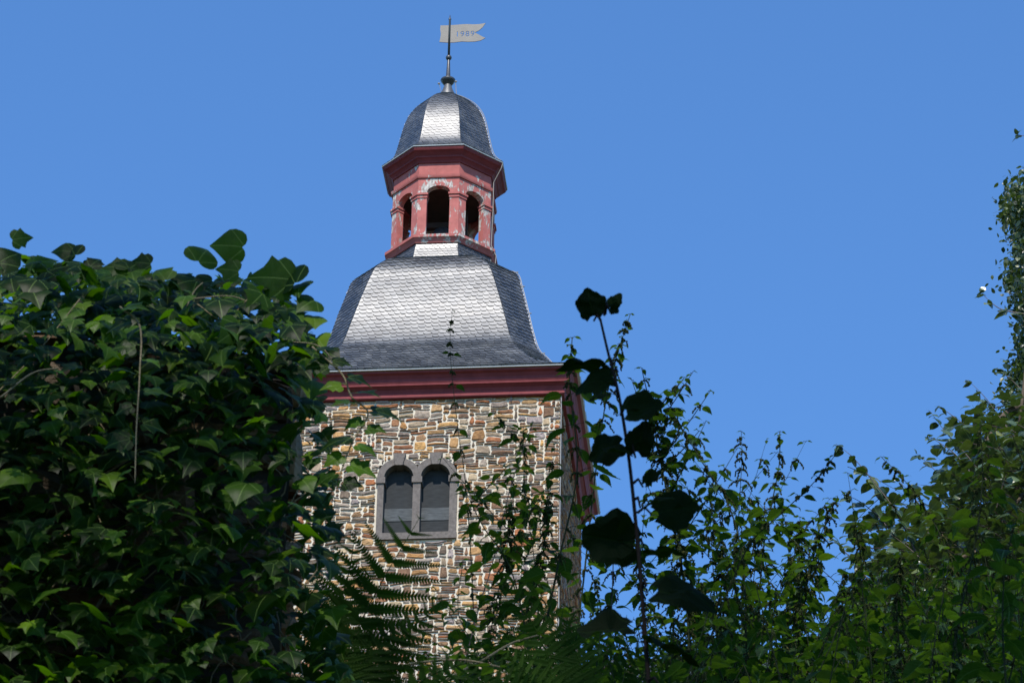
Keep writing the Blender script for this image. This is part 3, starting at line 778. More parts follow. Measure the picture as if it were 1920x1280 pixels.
NET = [
 ([(848, 580), (844, 660), (858, 800), (872, 900), (885, 1080), (893, 1330)], 10, 'slender nettle whose thin tip stands in front of the bright slate roof', dict(size=.038, node=.085, flowers=2, fl_len=.022, stem=.0016, density=.8)),
 ([(1000, 790), (958, 910), (925, 1050), (895, 1150), (850, 1330)], 9.5, 'leafy stem leaning right across the wall beside the twin window', dict(size=.06, node=.06, flowers=0, stem=.002, stemmat='redstem')),
 ([(866, 905), (905, 985), (955, 1060), (985, 1180), (1003, 1330)], 9, 'leafy stem leaning left with dark leaves right of the window', dict(size=.068, node=.05, flowers=0, stem=.0028, side=.3)),
 ([(981, 800), (985, 930), (1005, 1080), (1020, 1330)], 10.5, 'upright nettle before the right part of the stone wall', dict(size=.062, node=.055, flowers=1, stem=.002, side=.25)),
 ([(1073, 632), (1068, 720), (1082, 880), (1050, 1040), (1025, 1160), (985, 1330)], 8.6, 'tall nettle rising in front of the corner of the red cornice', dict(size=.07, node=.07, flowers=3, fl_len=.035, stem=.0032)),
 ([(1182, 588), (1150, 690), (1128, 800), (1108, 960), (1090, 1120), (1060, 1330)], 9.2, 'tall nettle with hanging flower strings just right of the tower', dict(size=.055, node=.055, flowers=4, fl_len=.045, stem=.0026)),
 ([(1147, 960), (1150, 1040), (1143, 1180), (1120, 1330)], 10, 'reddish stemmed nettle between the tower edge and the dark climber', dict(size=.05, node=.05, flowers=3, fl_len=.05, stemmat='redstem')),
 ([(1224, 745), (1232, 830), (1250, 920), (1272, 1030), (1290, 1160), (1290, 1330)], 9.4, 'bushy nettle heavy with flowers, its tip just right of the climber', dict(size=.062, node=.036, flowers=7, fl_len=.06, stem=.004, side=.35)),
 ([(1262, 775), (1318, 868), (1368, 950), (1395, 1080), (1400, 1330)], 9.0, 'nettle arching up to the left with dark toothed leaves against the sky', dict(size=.068, node=.05, flowers=3, fl_len=.045, stem=.0032, side=.2)),
 ([(1390, 808), (1391, 860), (1386, 950), (1378, 1100), (1380, 1330)], 9.8, 'thin nettle tip of hanging strings, left one of the twin bare tips', dict(size=.045, node=.05, flowers=4, fl_len=.06, stem=.002, bare=.24, side=.3)),
 ([(1462, 808), (1461, 870), (1448, 940), (1428, 1060), (1415, 1330)], 9.3, 'thin nettle tip of hanging strings, right one of the twin bare tips', dict(size=.062, node=.05, flowers=3, fl_len=.045, stem=.003, bare=.12)),
 ([(1568, 850), (1525, 905), (1462, 965), (1400, 1030), (1330, 1200), (1290, 1330)], 8.8, 'long stem slanting up to the right across the sky with pointed leaves', dict(size=.058, node=.062, flowers=2, fl_len=.03, stem=.0026)),
 ([(1571, 930), (1540, 1000), (1512, 1090), (1480, 1200), (1450, 1330)], 9.6, 'nettle with curling strings below the tip of the slanting stem', dict(size=.06, node=.05, flowers=5, fl_len=.05, stem=.0026)),
 ([(1652, 856), (1700, 905), (1762, 1000), (1800, 1120), (1815, 1330)], 9.7, 'nettle bending left with crooked strings against the leafy tree', dict(size=.06, node=.05, flowers=3, fl_len=.04, stem=.0026)),
 ([(1838, 795), (1842, 900), (1828, 1020), (1800, 1150), (1770, 1330)], 8.5, 'tall nettle with a long dark stem in front of the tree at the right', dict(size=.075, node=.062, flowers=3, fl_len=.05, stem=.0034, side=.2)),
 ([(1905, 975), (1885, 1060), (1880, 1180), (1890, 1330)], 7.5, 'dark nettle at the right edge of the thicket', dict(size=.085, node=.055, flowers=0, stem=.003)),
 ([(1690, 1030), (1682, 1150), (1700, 1330)], 9, 'nettle with pale flower strings in the thick of the growth', dict(size=.07, node=.05, flowers=6, fl_len=.06, side=.3)),
 ([(745, 1150), (765, 1200), (790, 1330)], 8, 'small leafy shoot among the ferns under the window', dict(size=.045, node=.04, flowers=0, stem=.0018)),
 ([(868, 1050), (860, 1150), (900, 1230), (930, 1330)], 8.4, 'shoot with fresh green leaves below the right side of the window', dict(size=.052, node=.045, flowers=0, stem=.002, side=.3)),
]
for i, (pix, D, lab, kw) in enumerate(NET): nettle(pix, D, lab, seed=100+i, **kw)
MORE = [((1196, 1010), 'nettle filling the gap right behind the dark climber stem'), ((1330, 905), 'flowering nettle just left of the twin bare tips'), ((1352, 1000), 'low flowering nettle under the left bare tip'),
        ((1425, 955), 'bushy nettle between the twin bare tips'), ((1500, 968), 'bushy nettle right of the right bare tip'), ((1535, 1010), 'nettle under the middle of the slanting stem'),
        ((1610, 975), 'nettle before the left skirt of the leafy tree'), ((1480, 1050), 'short nettle in the middle of the sky gap'), ((1260, 1060), 'short flowering nettle below the bushy one beside the climber'),
        ((1118, 1080), 'short nettle hard against the tower corner'), ((1310, 1080), 'short nettle between the climber and the twin bare tips'), ((1585, 1065), 'short nettle at the lower left of the leafy tree'),
        ((1030, 930), 'nettle top before the right edge of the stone wall'), ((960, 940), 'nettle top standing midway between window and wall corner')]
for i, ((x, y), lab) in enumerate(MORE):
    q = random.Random(500+i); dx = q.uniform(-70, 70)
    nettle([(x, y), (x+dx*.15, y+90), (x+dx*.5, y+210), (x+dx, 1340)], q.uniform(8.8, 11), lab, seed=300+i, size=q.uniform(.045, .062), node=.042, flowers=5, fl_len=.045, stem=.0022, side=.4)

# tangled mass of nettles at the foot: too many stems to tell apart
def thicket():
    rn = np.random.default_rng(77); rg = random.Random(77)
    ml, ms, mf = MB(), MB(), MB()
    def top(x): return np.interp(x, [640, 900, 1050, 1100, 1200, 1330, 1450, 1560, 1650, 1760, 1920, 1990], [1210, 1225, 1190, 1160, 1150, 1105, 1090, 1080, 1050, 1020, 1000, 990])
    P, T, N, S = [], [], [], []
    for i in range(270):
        x = rg.choice([rg.uniform(1080, 1980), rg.uniform(1300, 1980), rg.uniform(1080, 1980), rg.uniform(660, 1100)]); D = rg.uniform(8.2, 13.5)
        yt = top(x)+abs(rg.gauss(0, 95)); 
        if x < 1100 and rg.random() < .35: continue
        a = at(x, yt, D); lean = rg.uniform(-.55, .55)
        b = a+SIDE*lean*.8+np.array([0, 0, -.75]); 
        pts = np.array([b, (a+b)/2+SIDE*rg.uniform(-.04, .04), a]); pa = densify(pts, 5); ms.tube(pa, np.linspace(.003, .001, len(pa)), 4)
        ang = rg.uniform(0, PI)
        for k in range(13):
            t = k/13; Q = a+(b-a)*t*.9; sz = rg.uniform(.04, .072)*min(1, .4+t*3)
            for sg in (0, PI):
                aa = ang+sg+rg.uniform(-.3, .3); h_ = np.array([math.cos(aa), math.sin(aa), 0])
                P.append(Q+h_*sz*.4); T.append(h_+np.array([0, 0, -rg.uniform(.1, 1.1)])); N.append(np.array([rg.uniform(-.5, .5), rg.uniform(-.5, .5), 1])+h_*.4); S.append(sz)
            ang += PI/2
            if rg.random() < .38: strands(mf, Q, 2, .045, rg)
    put(ml, NETTLE, P, T, N, S, rg=rn)
    base = at(1500, 1300, 10); base[2] = ground_at(base)
    t = thing('undergrowth', base, 'dense tangle of nettles and stems filling the lower right', 'undergrowth'); t['kind'] = 'stuff'
    ml.build('leaves', MT['nettle'], t, inv=base); ms.build('stems', MT['twig'], t, inv=base); mf.build('flower_strings', MT['seeds'], t, inv=base)
thicket()

# ================================================================== DARK BROAD-LEAVED CLIMBER, close to the camera
def climber():
    D = 4.6; path = smooth_path(poly_at([(1222, 1420), (1216, 1280), (1205, 1130), (1192, 980), (1178, 850), (1160, 740), (1140, 660), (1126, 600)], D), 6)
    vis0 = path[0]; path = to_ground(path); base = path[0]
    t = thing('broad_leaved_climber', base, 'nearest dark stem with big blurred round leaves, right of the tower', 'plant')
    n = len(path); ms = MB(); ms.tube(path, np.linspace(.0034, .0016, n), 8, rnd=.3)
    ml = MB()
    # (leaf centre px,py, size px, tip direction in the picture deg (0 = right, 90 = up), tilt towards viewer, node on stem y)
    LV = [(1126, 600, 1108, 572, 62, .75, 100), (1133, 590, 1152, 566, 36, .6, 60), (1135, 588, 1150, 580, 22, .9, 330),
          (1148, 685, 1095, 684, 100, .22, 180), (1150, 700, 1120, 712, 84, .55, 200), (1168, 770, 1202, 768, 80, .6, 15),
          (1184, 850, 1140, 842, 74, .62, 200), (1184, 850, 1200, 826, 66, .7, 75), (1182, 830, 1160, 848, 60, .4, 170),
          (1196, 960, 1264, 955, 88, .7, 10), (1192, 935, 1228, 938, 60, .3, 25),
          (1196, 1020, 1150, 1012, 114, .86, 170), (1198, 1040, 1238, 1034, 76, .22, 5), (1205, 1100, 1274, 1108, 122, .50, 350),
          (1210, 1190, 1140, 1180, 108, .46, 185), (1212, 1200, 1252, 1212, 120, .30, 340), (1216, 1275, 1290, 1286, 100, .36, 0), (1188, 905, 1222, 898, 44, .5, 40), (1160, 745, 1128, 742, 46, .4, 190)]
    dep = D
    for i, (nx, ny, cx, cy, sz, tilt, dang) in enumerate(LV):
        dd = dep+.05*math.sin(i*2.3)
        c = at(cx, cy, dd); nb = at(nx, ny, D)
        m = 7376/(D/math.cos(PITCH)); size = sz*.98/m
        a = R_(dang); tip = rt*math.cos(a)+up*math.sin(a)
        # normal: mix of facing the viewer and facing up in the picture
        nr = -fw*tilt+np.array([0, 0, 1.])*(1.02-tilt)
        nr = nr-tip*(nr@tip); nr /= np.linalg.norm(nr)
        b = c-tip*size*.5
        put(ml, [BROADS[i % 3]], [b], [tip], [nr], [size], rnd=[.2+.5*random.random()])
        ms.tube([nb, (nb+b)/2+up*.008, b], [.0022, .0016, .0014], 5)
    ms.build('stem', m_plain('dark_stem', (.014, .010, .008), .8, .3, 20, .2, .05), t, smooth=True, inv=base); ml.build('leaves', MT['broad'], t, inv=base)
climber()

# ================================================================== FERNS
def pinna_tpl():
    V, F = [], []
    n = 19
    for i in range(n):
        y = .04+i/n*.94; ln = .108*(1-(i/n))**.6*(.8+.2*min(1, i/2))+.010; hw = .034*(1-.5*i/n)
        for sg in (-1, 1):
            k = len(V); V += [(0, y-hw*.9, 0), (sg*ln*.55, y-hw*.7+.012, .008), (sg*ln, y+hw*.5+.02, -.004), (sg*ln*.55, y+hw*.9+.01, .006), (0, y+hw*.9, 0)]
            F.append((k, k+1, k+2, k+3, k+4) if sg > 0 else (k+4, k+3, k+2, k+1, k))
    k = len(V); V += [(-.006, 0, .002), (.006, 0, .002), (.002, 1, .0), (-.002, 1, .0)]; F.append((k, k+1, k+2, k+3))
    return mk(V, F)
PINNA = pinna_tpl()
def fern(base_px, D, fronds, label, seed, group='ferns'):
    rg = random.Random(seed); b = at(*base_px, D); base = b.copy(); base[2] = ground_at(b)
    t = thing('fern', base, label, 'fern', group)
    for (pix, plen, facing) in fronds:
        path = smooth_path(poly_at(pix, D), 10)
        root = base+(path[0]-base)*np.array([.0, .0, 0])
        path2 = np.vstack([root[None], (root*.5+path[0]*.5)[None]-np.array([[0, 0, .0]]), path])
        m = MB(); n = len(path2); m.tube(path2, np.linspace(.0030, .0006, n), 4, cap=False, rnd=.6)
        s = np.concatenate([[0], np.cumsum(np.linalg.norm(np.diff(path, axis=0), axis=1))]); L = s[-1]
        fn = (-fw*facing+np.array([0, 0, 1.])*(1-facing)); fn /= np.linalg.norm(fn)
        P, T, N, S = [], [], [], []
        a = L*.02
        while a < L*.995:
            f = a/L; Q = np.array([np.interp(a, s, path[:, c]) for c in range(3)])
            Q2 = np.array([np.interp(min(L, a+.01), s, path[:, c]) for c in range(3)]); d = Q2-Q; d /= np.linalg.norm(d)+1e-9
            lat = np.cross(d, fn); lat /= np.linalg.norm(lat)
            ln = plen*(math.sin(PI*min(1, .22+.78*f))**.8)*(1 if f < .5 else 1)*rg.uniform(.92, 1.06)+.006
            for sg in (-1, 1):
                tp = lat*sg*.93+d*(.36+.25*f)+np.array([0, 0, -.08])+np.array([rg.uniform(-.07, .07) for _ in range(3)])
                P.append(Q+d*rg.uniform(-.002, .002)); T.append(tp); N.append(fn+lat*sg*rg.uniform(-.2, .35)); S.append(ln)
            a += plen*.225+.001
        put(m, [PINNA], P, T, N, S, rnd=rg.uniform(.1, .9))
        m.build('frond', MT['fern'], t, inv=base)
fern((640, 1420), 7.0, [
    ([(600, 1400), (640, 1250), (705, 1110), (788, 968)], .165, .95), ([(650, 1400), (690, 1290), (760, 1190), (842, 1122)], .085, .7),
    ([(590, 1400), (615, 1200), (650, 1090), (668, 990)], .10, .8), ([(630, 1400), (660, 1280), (720, 1190), (790, 1165)], .09, .6),
    ([(660, 1420), (740, 1330), (800, 1270), (880, 1240)], .10, .6), ([(620, 1420), (640, 1330), (690, 1260), (740, 1240)], .11, .75), ([(570, 1400), (590, 1270), (640, 1170), (700, 1060)], .12, .7)],
    'large fern with a tall frond reaching over the window sill', 1)
fern((1060, 1430), 8.2, [
    ([(1060, 1400), (1040, 1290), (1010, 1190), (935, 1080)], .11, .8), ([(1080, 1400), (1095, 1280), (1060, 1190), (985, 1150)], .08, .7),
    ([(1040, 1420), (980, 1330), (930, 1270), (860, 1240)], .08, .7), ([(1050, 1420), (1030, 1340), (985, 1260), (930, 1215)], .085, .7)],
    'fern with fronds fanned to the left in front of the lower wall', 2)
fern((1130, 1430), 8.8, [
    ([(1070, 1400), (1080, 1290), (1120, 1200), (1190, 1160)], .085, .8), ([(1110, 1400), (1140, 1300), (1200, 1230), (1280, 1215)], .08, .8),
    ([(1090, 1420), (1075, 1290), (1060, 1200), (1070, 1120)], .09, .7), ([(1150, 1420), (1190, 1330), (1250, 1280), (1330, 1270)], .08, .7)],
    'fern with arching fronds at the foot of the tower corner', 3)
fern((860, 1430), 7.8, [
    ([(760, 1420), (790, 1330), (850, 1260), (905, 1190)], .075, .6), ([(860, 1420), (900, 1330), (960, 1290), (1020, 1275)], .09, .7), ([(840, 1420), (800, 1330), (740, 1290), (690, 1280)], .09, .7)],
    'low fern at the bottom between the two larger ferns', 4)
# bramble canes arching across the bottom
def cane(pix, D, label, r=.0035):
    path = smooth_path(poly_at(pix, D), 8); path = to_ground(path); base = path[0]
    t = thing('bramble_cane', base, label, 'bramble'); m = MB(); m.tube(path, np.linspace(r*1.3, r*.5, len(path)), 6)
    rg = random.Random(len(label))
    for i in range(10, len(path)-1, 3):
        v = np.array([rg.uniform(-1, 1) for _ in range(3)]); v /= np.linalg.norm(v); m.tube([path[i], path[i]+v*r*2.2], [r*.4, .0002], 3)
    m.build('stem', MT['palestem'], t, inv=base)
    m = MB(); P, T, N, S = [], [], [], []
    for i in range(12, len(path), 6):
        for k in range(3):
            a = rg.uniform(0, 6.28); h_ = np.array([math.cos(a), math.sin(a), rg.uniform(-.3, .3)])
            P.append(path[i]+h_*.012); T.append(h_); N.append((rg.uniform(-.3, .3), rg.uniform(-.3, .3), 1)); S.append(rg.uniform(.02, .04))
    put(m, NETTLE, P, T, N, S); m.build('leaves', MT['nettle'], t, inv=base)
cane([(690, 1330), (715, 1270), (770, 1245), (860, 1236), (940, 1250)], 7.4, 'pale arching cane over the bottom of the ferns')
cane([(790, 1340), (830, 1280), (900, 1240), (960, 1205), (1010, 1190)], 7.9, 'pale straight cane slanting up to the right below the wall')

# ================================================================== IVY WALL at the left
def ivy():
    D = 6.2
    a = at(-420, 640, D); b = at(556, 640, D); ztop = at(300, 655, D)[2]
    zb = ground_at(a)-.2
    wl = thing('garden_wall', (a+b)/2*np.array([1, 1, 0])+np.array([0, 0, zb]), 'old rubble wall almost hidden under the ivy', 'wall')
    wo_ = np.array(wl.location); L = np.linalg.norm((b-a)[:2]); H = ztop-zb
    m = MB(); u = (b-a)/np.linalg.norm((b-a)[:2]); u[2] = 0; nrm = np.array([u[1], -u[0], 0])
    c0 = np.array([a[0], a[1], zb])
    q = [c0, c0+u*L, c0+u*L-nrm*.4, c0-nrm*.4]; V = [tuple(p) for p in q]+[tuple(p+np.array([0, 0, H])) for p in q]
    m.add(V, [(0, 3, 2, 1), (4, 5, 6, 7), (0, 1, 5, 4), (1, 2, 6, 5), (2, 3, 7, 6), (3, 0, 4, 7)])
    m.build('core', m_mortar('shade_dark_mortar', (.03, .027, .02)), wl, inv=wo_)  # near-black mortar: the shade behind the ivy is put into the colour
    m = MB(); masonry(m, c0+nrm*0, u, nrm, L, H, seed=31, big=.6, course=.05, cell=.03, tintf=.15); m.build('stonework', MT['stone'], wl, inv=wo_)  # stones tinted far darker, painting in the shade under the leaves
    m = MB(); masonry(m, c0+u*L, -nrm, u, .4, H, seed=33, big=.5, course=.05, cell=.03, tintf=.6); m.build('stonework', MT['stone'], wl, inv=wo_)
    # --- the ivy itself
    base = at(300, 640, 6.05); base[2] = ground_at(base)
    iv = thing('ivy', base, 'thick dark ivy covering the old wall on the left', 'ivy')
    rn = np.random.default_rng(3); rg = random.Random(3)
    topx = [-450, 0, 60, 150, 250, 340, 430, 520, 575, 610, 650, 665, 680]
    topy = [470, 492, 485, 500, 508, 528, 520, 545, 585, 655, 760, 860, 1000]
    def inside(x, y):
        if y < np.interp(x, topx, topy): return False
        xr = np.interp(y, [560, 600, 650, 760, 860, 960, 1010, 1080, 1200, 1330, 1500], [560, 572, 588, 600, 612, 640, 635, 620, 635, 670, 680])
        return x < xr
    ml = MB(); P, T, N, S = [], [], [], []
    def leaf(x, y, D_, s_, nel, naz, tipx, tipz=-1.0):
        p = at(x, y, D_); P.append(p)
        el = nel; n_ = TOCAM*math.cos(el)*math.cos(naz)+SIDE*math.cos(el)*math.sin(naz)+np.array([0, 0, math.sin(el)])
        N.append(n_); T.append(SIDE*tipx+np.array([0, 0, tipz])+TOCAM*.5); S.append(s_)
    cnt = 0
    while cnt < 4700:
        x = rg.uniform(-430, 700); y = rg.uniform(470, 1480)
        if cnt % 4 == 0: y = float(np.interp(x, topx, topy))+rg.uniform(6, 130)
        if not inside(x, y-6): continue
        lay = rg.random(); D_ = 6.14-lay*.38+rg.uniform(-.03, .03)
        if x > 560 or y < 620: D_ = rg.uniform(5.85, 6.75)
        leaf(x, y-15, D_, min(.080, max(.020, rg.gauss(.037, .015))), rg.gauss(R_(60), R_(22)), rg.gauss(0, .75), rg.gauss(0, .8)); cnt += 1
    # large adult leaves along the crest, silhouettes against the sky
    for (x, y, s_, el, tx) in [(43, 446, 58, 20, .4), (118, 470, 62, 35, -.6), (135, 468, 60, 15, .5), (180, 490, 55, 40, .8), (235, 492, 62, 10, -.1), (262, 492, 60, 20, .6), (215, 500, 70, 35, -.8), (300, 512, 76, 30, .2),
                              (382, 475, 86, 8, -.5), (425, 460, 90, 12, .7), (425, 505, 66, 15, .4), (505, 520, 120, 12, -.3), (545, 515, 90, 8, .9), (560, 540, 70, 30, .8), (575, 570, 74, 20, .6), (556, 590, 70, 30, .3), (590, 600, 66, 30, 1),
                              (20, 480, 80, 40, .1), (85, 490, 80, 40, -.2), (340, 530, 90, 40, 0), (470, 545, 80, 50, .2), (600, 640, 66, 20, .8), (622, 665, 60, 25, .9)]:
        a_ = rg.uniform(0, PI) if y < 530 else rg.uniform(-PI, 0); sz = s_*.74/1010; c_ = at(x, y, 5.95)
        tip = SIDE*math.cos(a_)+np.array([0, 0, .8*math.sin(a_)])-TOCAM*.5*math.sin(a_)
        n_ = -fw+np.array([0, 0, .15+math.sin(R_(el))])+SIDE*rg.uniform(-.35, .35)
        n_ = n_-tip*(n_@tip)/(tip@tip)
        P.append(c_-tip/np.linalg.norm(tip)*sz*.5); T.append(tip); N.append(n_); S.append(sz)
    nb = 23
    put(ml, IVY, P[:-nb], T[:-nb], N[:-nb], S[:-nb], rg=rn); put(ml, IVY[2:]+IVY[2:]+IVY[1:2], P[-nb:], T[-nb:], N[-nb:], S[-nb:], rg=rn)
    ml.build('leaves', MT['ivy'], iv, inv=base, smooth=True)
    mw = MB()
    for _ in range(60):
        x = rg.uniform(-300, 560); y = rg.uniform(800, 1400); p = poly_at([(x, y), (x+rg.uniform(-60, 60), y-70), (x+rg.uniform(-90, 90), y-150)], 6.05)
        if inside(x, y-150) and inside(x+60, y-150): mw.tube(densify(p, 4), .0014, 5)
    for pix in ([(150, 560), (70, 660), (-30, 760)], [(360, 560), (430, 555), (470, 568)], [(470, 555), (420, 600), (370, 570)], [(540, 640), (600, 650), (640, 700)], [(380, 530), (365, 545), (350, 575)]):
        mw.tube(densify(poly_at(pix, 5.9), 5), .0012, 5)
    mw.build('stems', MT['palestem'], iv, inv=base, smooth=True)
    # hanging runners
    def runner(pix, D_, step, size, seed, nm='runner', dark=False):
        r2 = random.Random(seed); path = densify(poly_at(pix, D_), 10); m = MB(); m.tube(path, np.linspace(.0019, .0012, len(path)), 6)
        o = m.build(nm, MT['palestem'], iv, inv=base, smooth=True)
        m = MB(); s = np.concatenate([[0], np.cumsum(np.linalg.norm(np.diff(path, axis=0), axis=1))]); a = .0; sg = 1; P, T, N, S = [], [], [], []
        while a < s[-1]:
            Q = np.array([np.interp(a, s, path[:, c]) for c in range(3)]); h_ = SIDE*sg+TOCAM*r2.uniform(-.3, .5)
            m.tube([Q, Q+h_*.008+np.array([0, 0, .003])], .0008, 3)
            P.append(Q+h_*.008); T.append(h_+np.array([0, 0, r2.uniform(-.7, 0)])); N.append(TOCAM*r2.uniform(.6, 1.2)+np.array([0, 0, r2.uniform(.2, 1.0)])); S.append(size*r2.uniform(.75, 1.3))
            a += step*r2.uniform(.8, 1.2); sg = -sg
        put(m, IVY[:2], P, T, N, S); m.build('leaves', MT['ivy'], o, inv=(0, 0, 0) if False else base)
        # sub-part sits in the same frame as its runner
    runner([(225, 575), (262, 612), (262, 700), (256, 800), (253, 905)], 5.62, .030, .038, 5)
    runner([(585, 650), (640, 700), (660, 745), (690, 775), (660, 830), (632, 905)], 5.8, .019, .050, 8)
    runner([(1, 745), (60, 700), (110, 690)], 5.7, .05, .03, 12)
ivy()

# ================================================================== TREES at the right
def leaf_cloud(ml, ms, n, region, D0_, D1_, size, tpl, rn, rg, twig_n=9, step=.045, tipdir=None):
    """n twigs inside region(x,y)->bool (pixels, at depths D0_..D1_)"""
    P, T, N, S = [], [], [], []
    x0, x1, y0, y1, fn = region; made = 0; tries = 0
    while made < n and tries < n*60:
        tries += 1
        x = rg.uniform(x0, x1); y = rg.uniform(y0, y1)
        if not fn(x, y): continue
        D = rg.uniform(D0_, D1_); Q = at(x, y, D); d = np.array(tipdir if tipdir is not None else (-.55, -.2, .5))+np.array([rg.gauss(0, .28), rg.gauss(0, .5), rg.gauss(0, .22)]); d /= np.linalg.norm(d)
        L = twig_n*step; pts = [Q-d*L*(1-k/5)+np.array([0, 0, -.10*L*((k/5)**2)]) for k in range(6)]
        ms.tube(pts, [.0016, .0022, .0019, .0015, .0010, .0004], 4, cap=False); sg = 1
        pa = np.array(pts)
        for k in range(twig_n):
            f = min(5, (k+1)/twig_n*5); i = min(4, int(f)); q = pa[i]+(pa[i+1]-pa[i])*(f-i)
            lat = np.cross(d, (0, 0, 1)); lat /= np.linalg.norm(lat)+1e-9
            h_ = lat*sg+d*.5+np.array([0, 0, rg.uniform(-1.0, .1)])
            P.append(q+h_*size*.15); T.append(h_); N.append(np.array([rg.gauss(0, .5), rg.gauss(0, .5)-.25, 1])); S.append(size*rg.uniform(.7, 1.25)); sg = -sg
        made += 1
    put(ml, tpl, P, T, N, S, rg=rn)

def explicit_twig(ml, ms, pix, D, step, size, tpl, rg, rn):
    path = densify(poly_at(pix[::-1], D), 8); ms.tube(path, np.linspace(.0042, .0006, len(path)), 5)
    s = np.concatenate([[0], np.cumsum(np.linalg.norm(np.diff(path, axis=0), axis=1))]); a = 0; sg = 1; P, T, N, S = [], [], [], []
    while a < s[-1]:
        Q = np.array([np.interp(a, s, path[:, c]) for c in range(3)])
        h_ = SIDE*sg*.6+np.array([0, 0, -.9 if sg > 0 else -.3])+HEAD*rg.uniform(-.6, .6)
        m_ = .75+.25*min(1, (s[-1]-a)/.25)
        P.append(Q+h_*.006); T.append(h_); N.append(np.array([rg.uniform(-.5, .5), rg.uniform(-.9, .2), .9])); S.append(size*m_*rg.uniform(.8, 1.2)); a += step*rg.uniform(.8, 1.2); sg = -sg
    for k in range(4):
        P.append(path[-1]-(path[-1]-path[-3])*.2*k); T.append(np.array([rg.uniform(-1, 1), rg.uniform(-1, 1), rg.uniform(-.8, .6)])); N.append(np.array([rg.uniform(-.6, .6), -.5, .7])); S.append(size*rg.uniform(.35, .6))
    put(ml, tpl, P, T, N, S, rg=rn)

def shrub_tree():
    rg = random.Random(21); rn = np.random.default_rng(21); ml, ms = MB(), MB()
    D = 15.5; base = at(1990, 900, 15.8); base[2] = ground_at(base)
    t = thing('small_tree', base, 'round leaved tree with sunlit leaves filling the right side', 'tree')
    sx = [1560, 1600, 1640, 1690, 1740, 1760, 1790, 1830, 1870, 1900, 2000, 2100]
    sy = [1020, 965, 935, 905, 860, 790, 765, 730, 725, 705, 640, 560]
    def fn(x, y): return y > np.interp(x, sx, sy)
    leaf_cloud(ml, ms, 900, (1590, 2080, 640, 1340, fn), 14.2, 17.0, .055, ROUND, rn, rg)
    def fn2(x, y): return y > np.interp(x, [1380, 1560, 1640], [1250, 1130, 1010])
    leaf_cloud(ml, ms, 120, (1400, 1700, 1000, 1340, fn2), 15.0, 17.0, .050, ROUND, rn, rg)
    tw = [[(1568, 832), (1600, 858), (1640, 905), (1680, 960), (1720, 1040)], [(1583, 925), (1620, 945), (1662, 985), (1700, 1040)], [(1745, 772), (1775, 812), (1810, 850), (1850, 900)], [(1738, 815), (1790, 850), (1830, 900)],
          [(1815, 712), (1850, 748), (1880, 790), (1920, 840)], [(1760, 760), (1800, 790), (1850, 830)], [(1836, 545), (1862, 570), (1885, 582), (1930, 590)], [(1895, 612), (1925, 600), (1950, 595)], [(1905, 252), (1940, 262), (1990, 300)],
          [(1640, 1000), (1690, 1010), (1740, 1060)], [(1560, 1010), (1590, 1040), (1640, 1100)], [(1870, 690), (1905, 720), (1940, 760)], [(1720, 850), (1770, 900), (1800, 960)], [(1680, 895), (1720, 940), (1760, 1000)]]
    for i, p in enumerate(tw): explicit_twig(ml, ms, p, D-.6+.1*i, .033, .062, ROUND, rg, rn)
    # trunk and limbs, mostly outside the frame
    mt = MB(); tr = densify(np.array([base+np.array([0, 0, -.1]), base+np.array([.05, 0, 1.0]), base+np.array([.02, .1, 2.3]), base+np.array([.1, .1, 3.8]), base+np.array([.2, .15, 5.2])]), 5)
    mt.tube(tr, np.linspace(.12, .035, len(tr)), 10)
    mt.build('trunk', MT['bark'], t, inv=base, smooth=True)
    mbr = MB()
    for (px_, py_, f) in [(1640, 930, .25), (1760, 820, .5), (1850, 740, .65), (1620, 1120, .1), (1700, 1000, .3), (1880, 560, .8), (1950, 262, 1.0), (1800, 950, .4), (1900, 850, .6)]:
        a = tr[int(f*(len(tr)-1))]; b = at(px_+60, py_+60, D)
        mbr.tube(densify(np.array([a, (a+b)/2+np.array([0, 0, .25]), b]), 5), np.linspace(.03, .006, 11), 6)
    mbr.build('branches', MT['bark'], t, inv=base, smooth=True)
    ml.build('crown', MT['hazel'], t, inv=base, smooth=True); ms.build('twigs', MT['redstem'], t, inv=base)
shrub_tree()

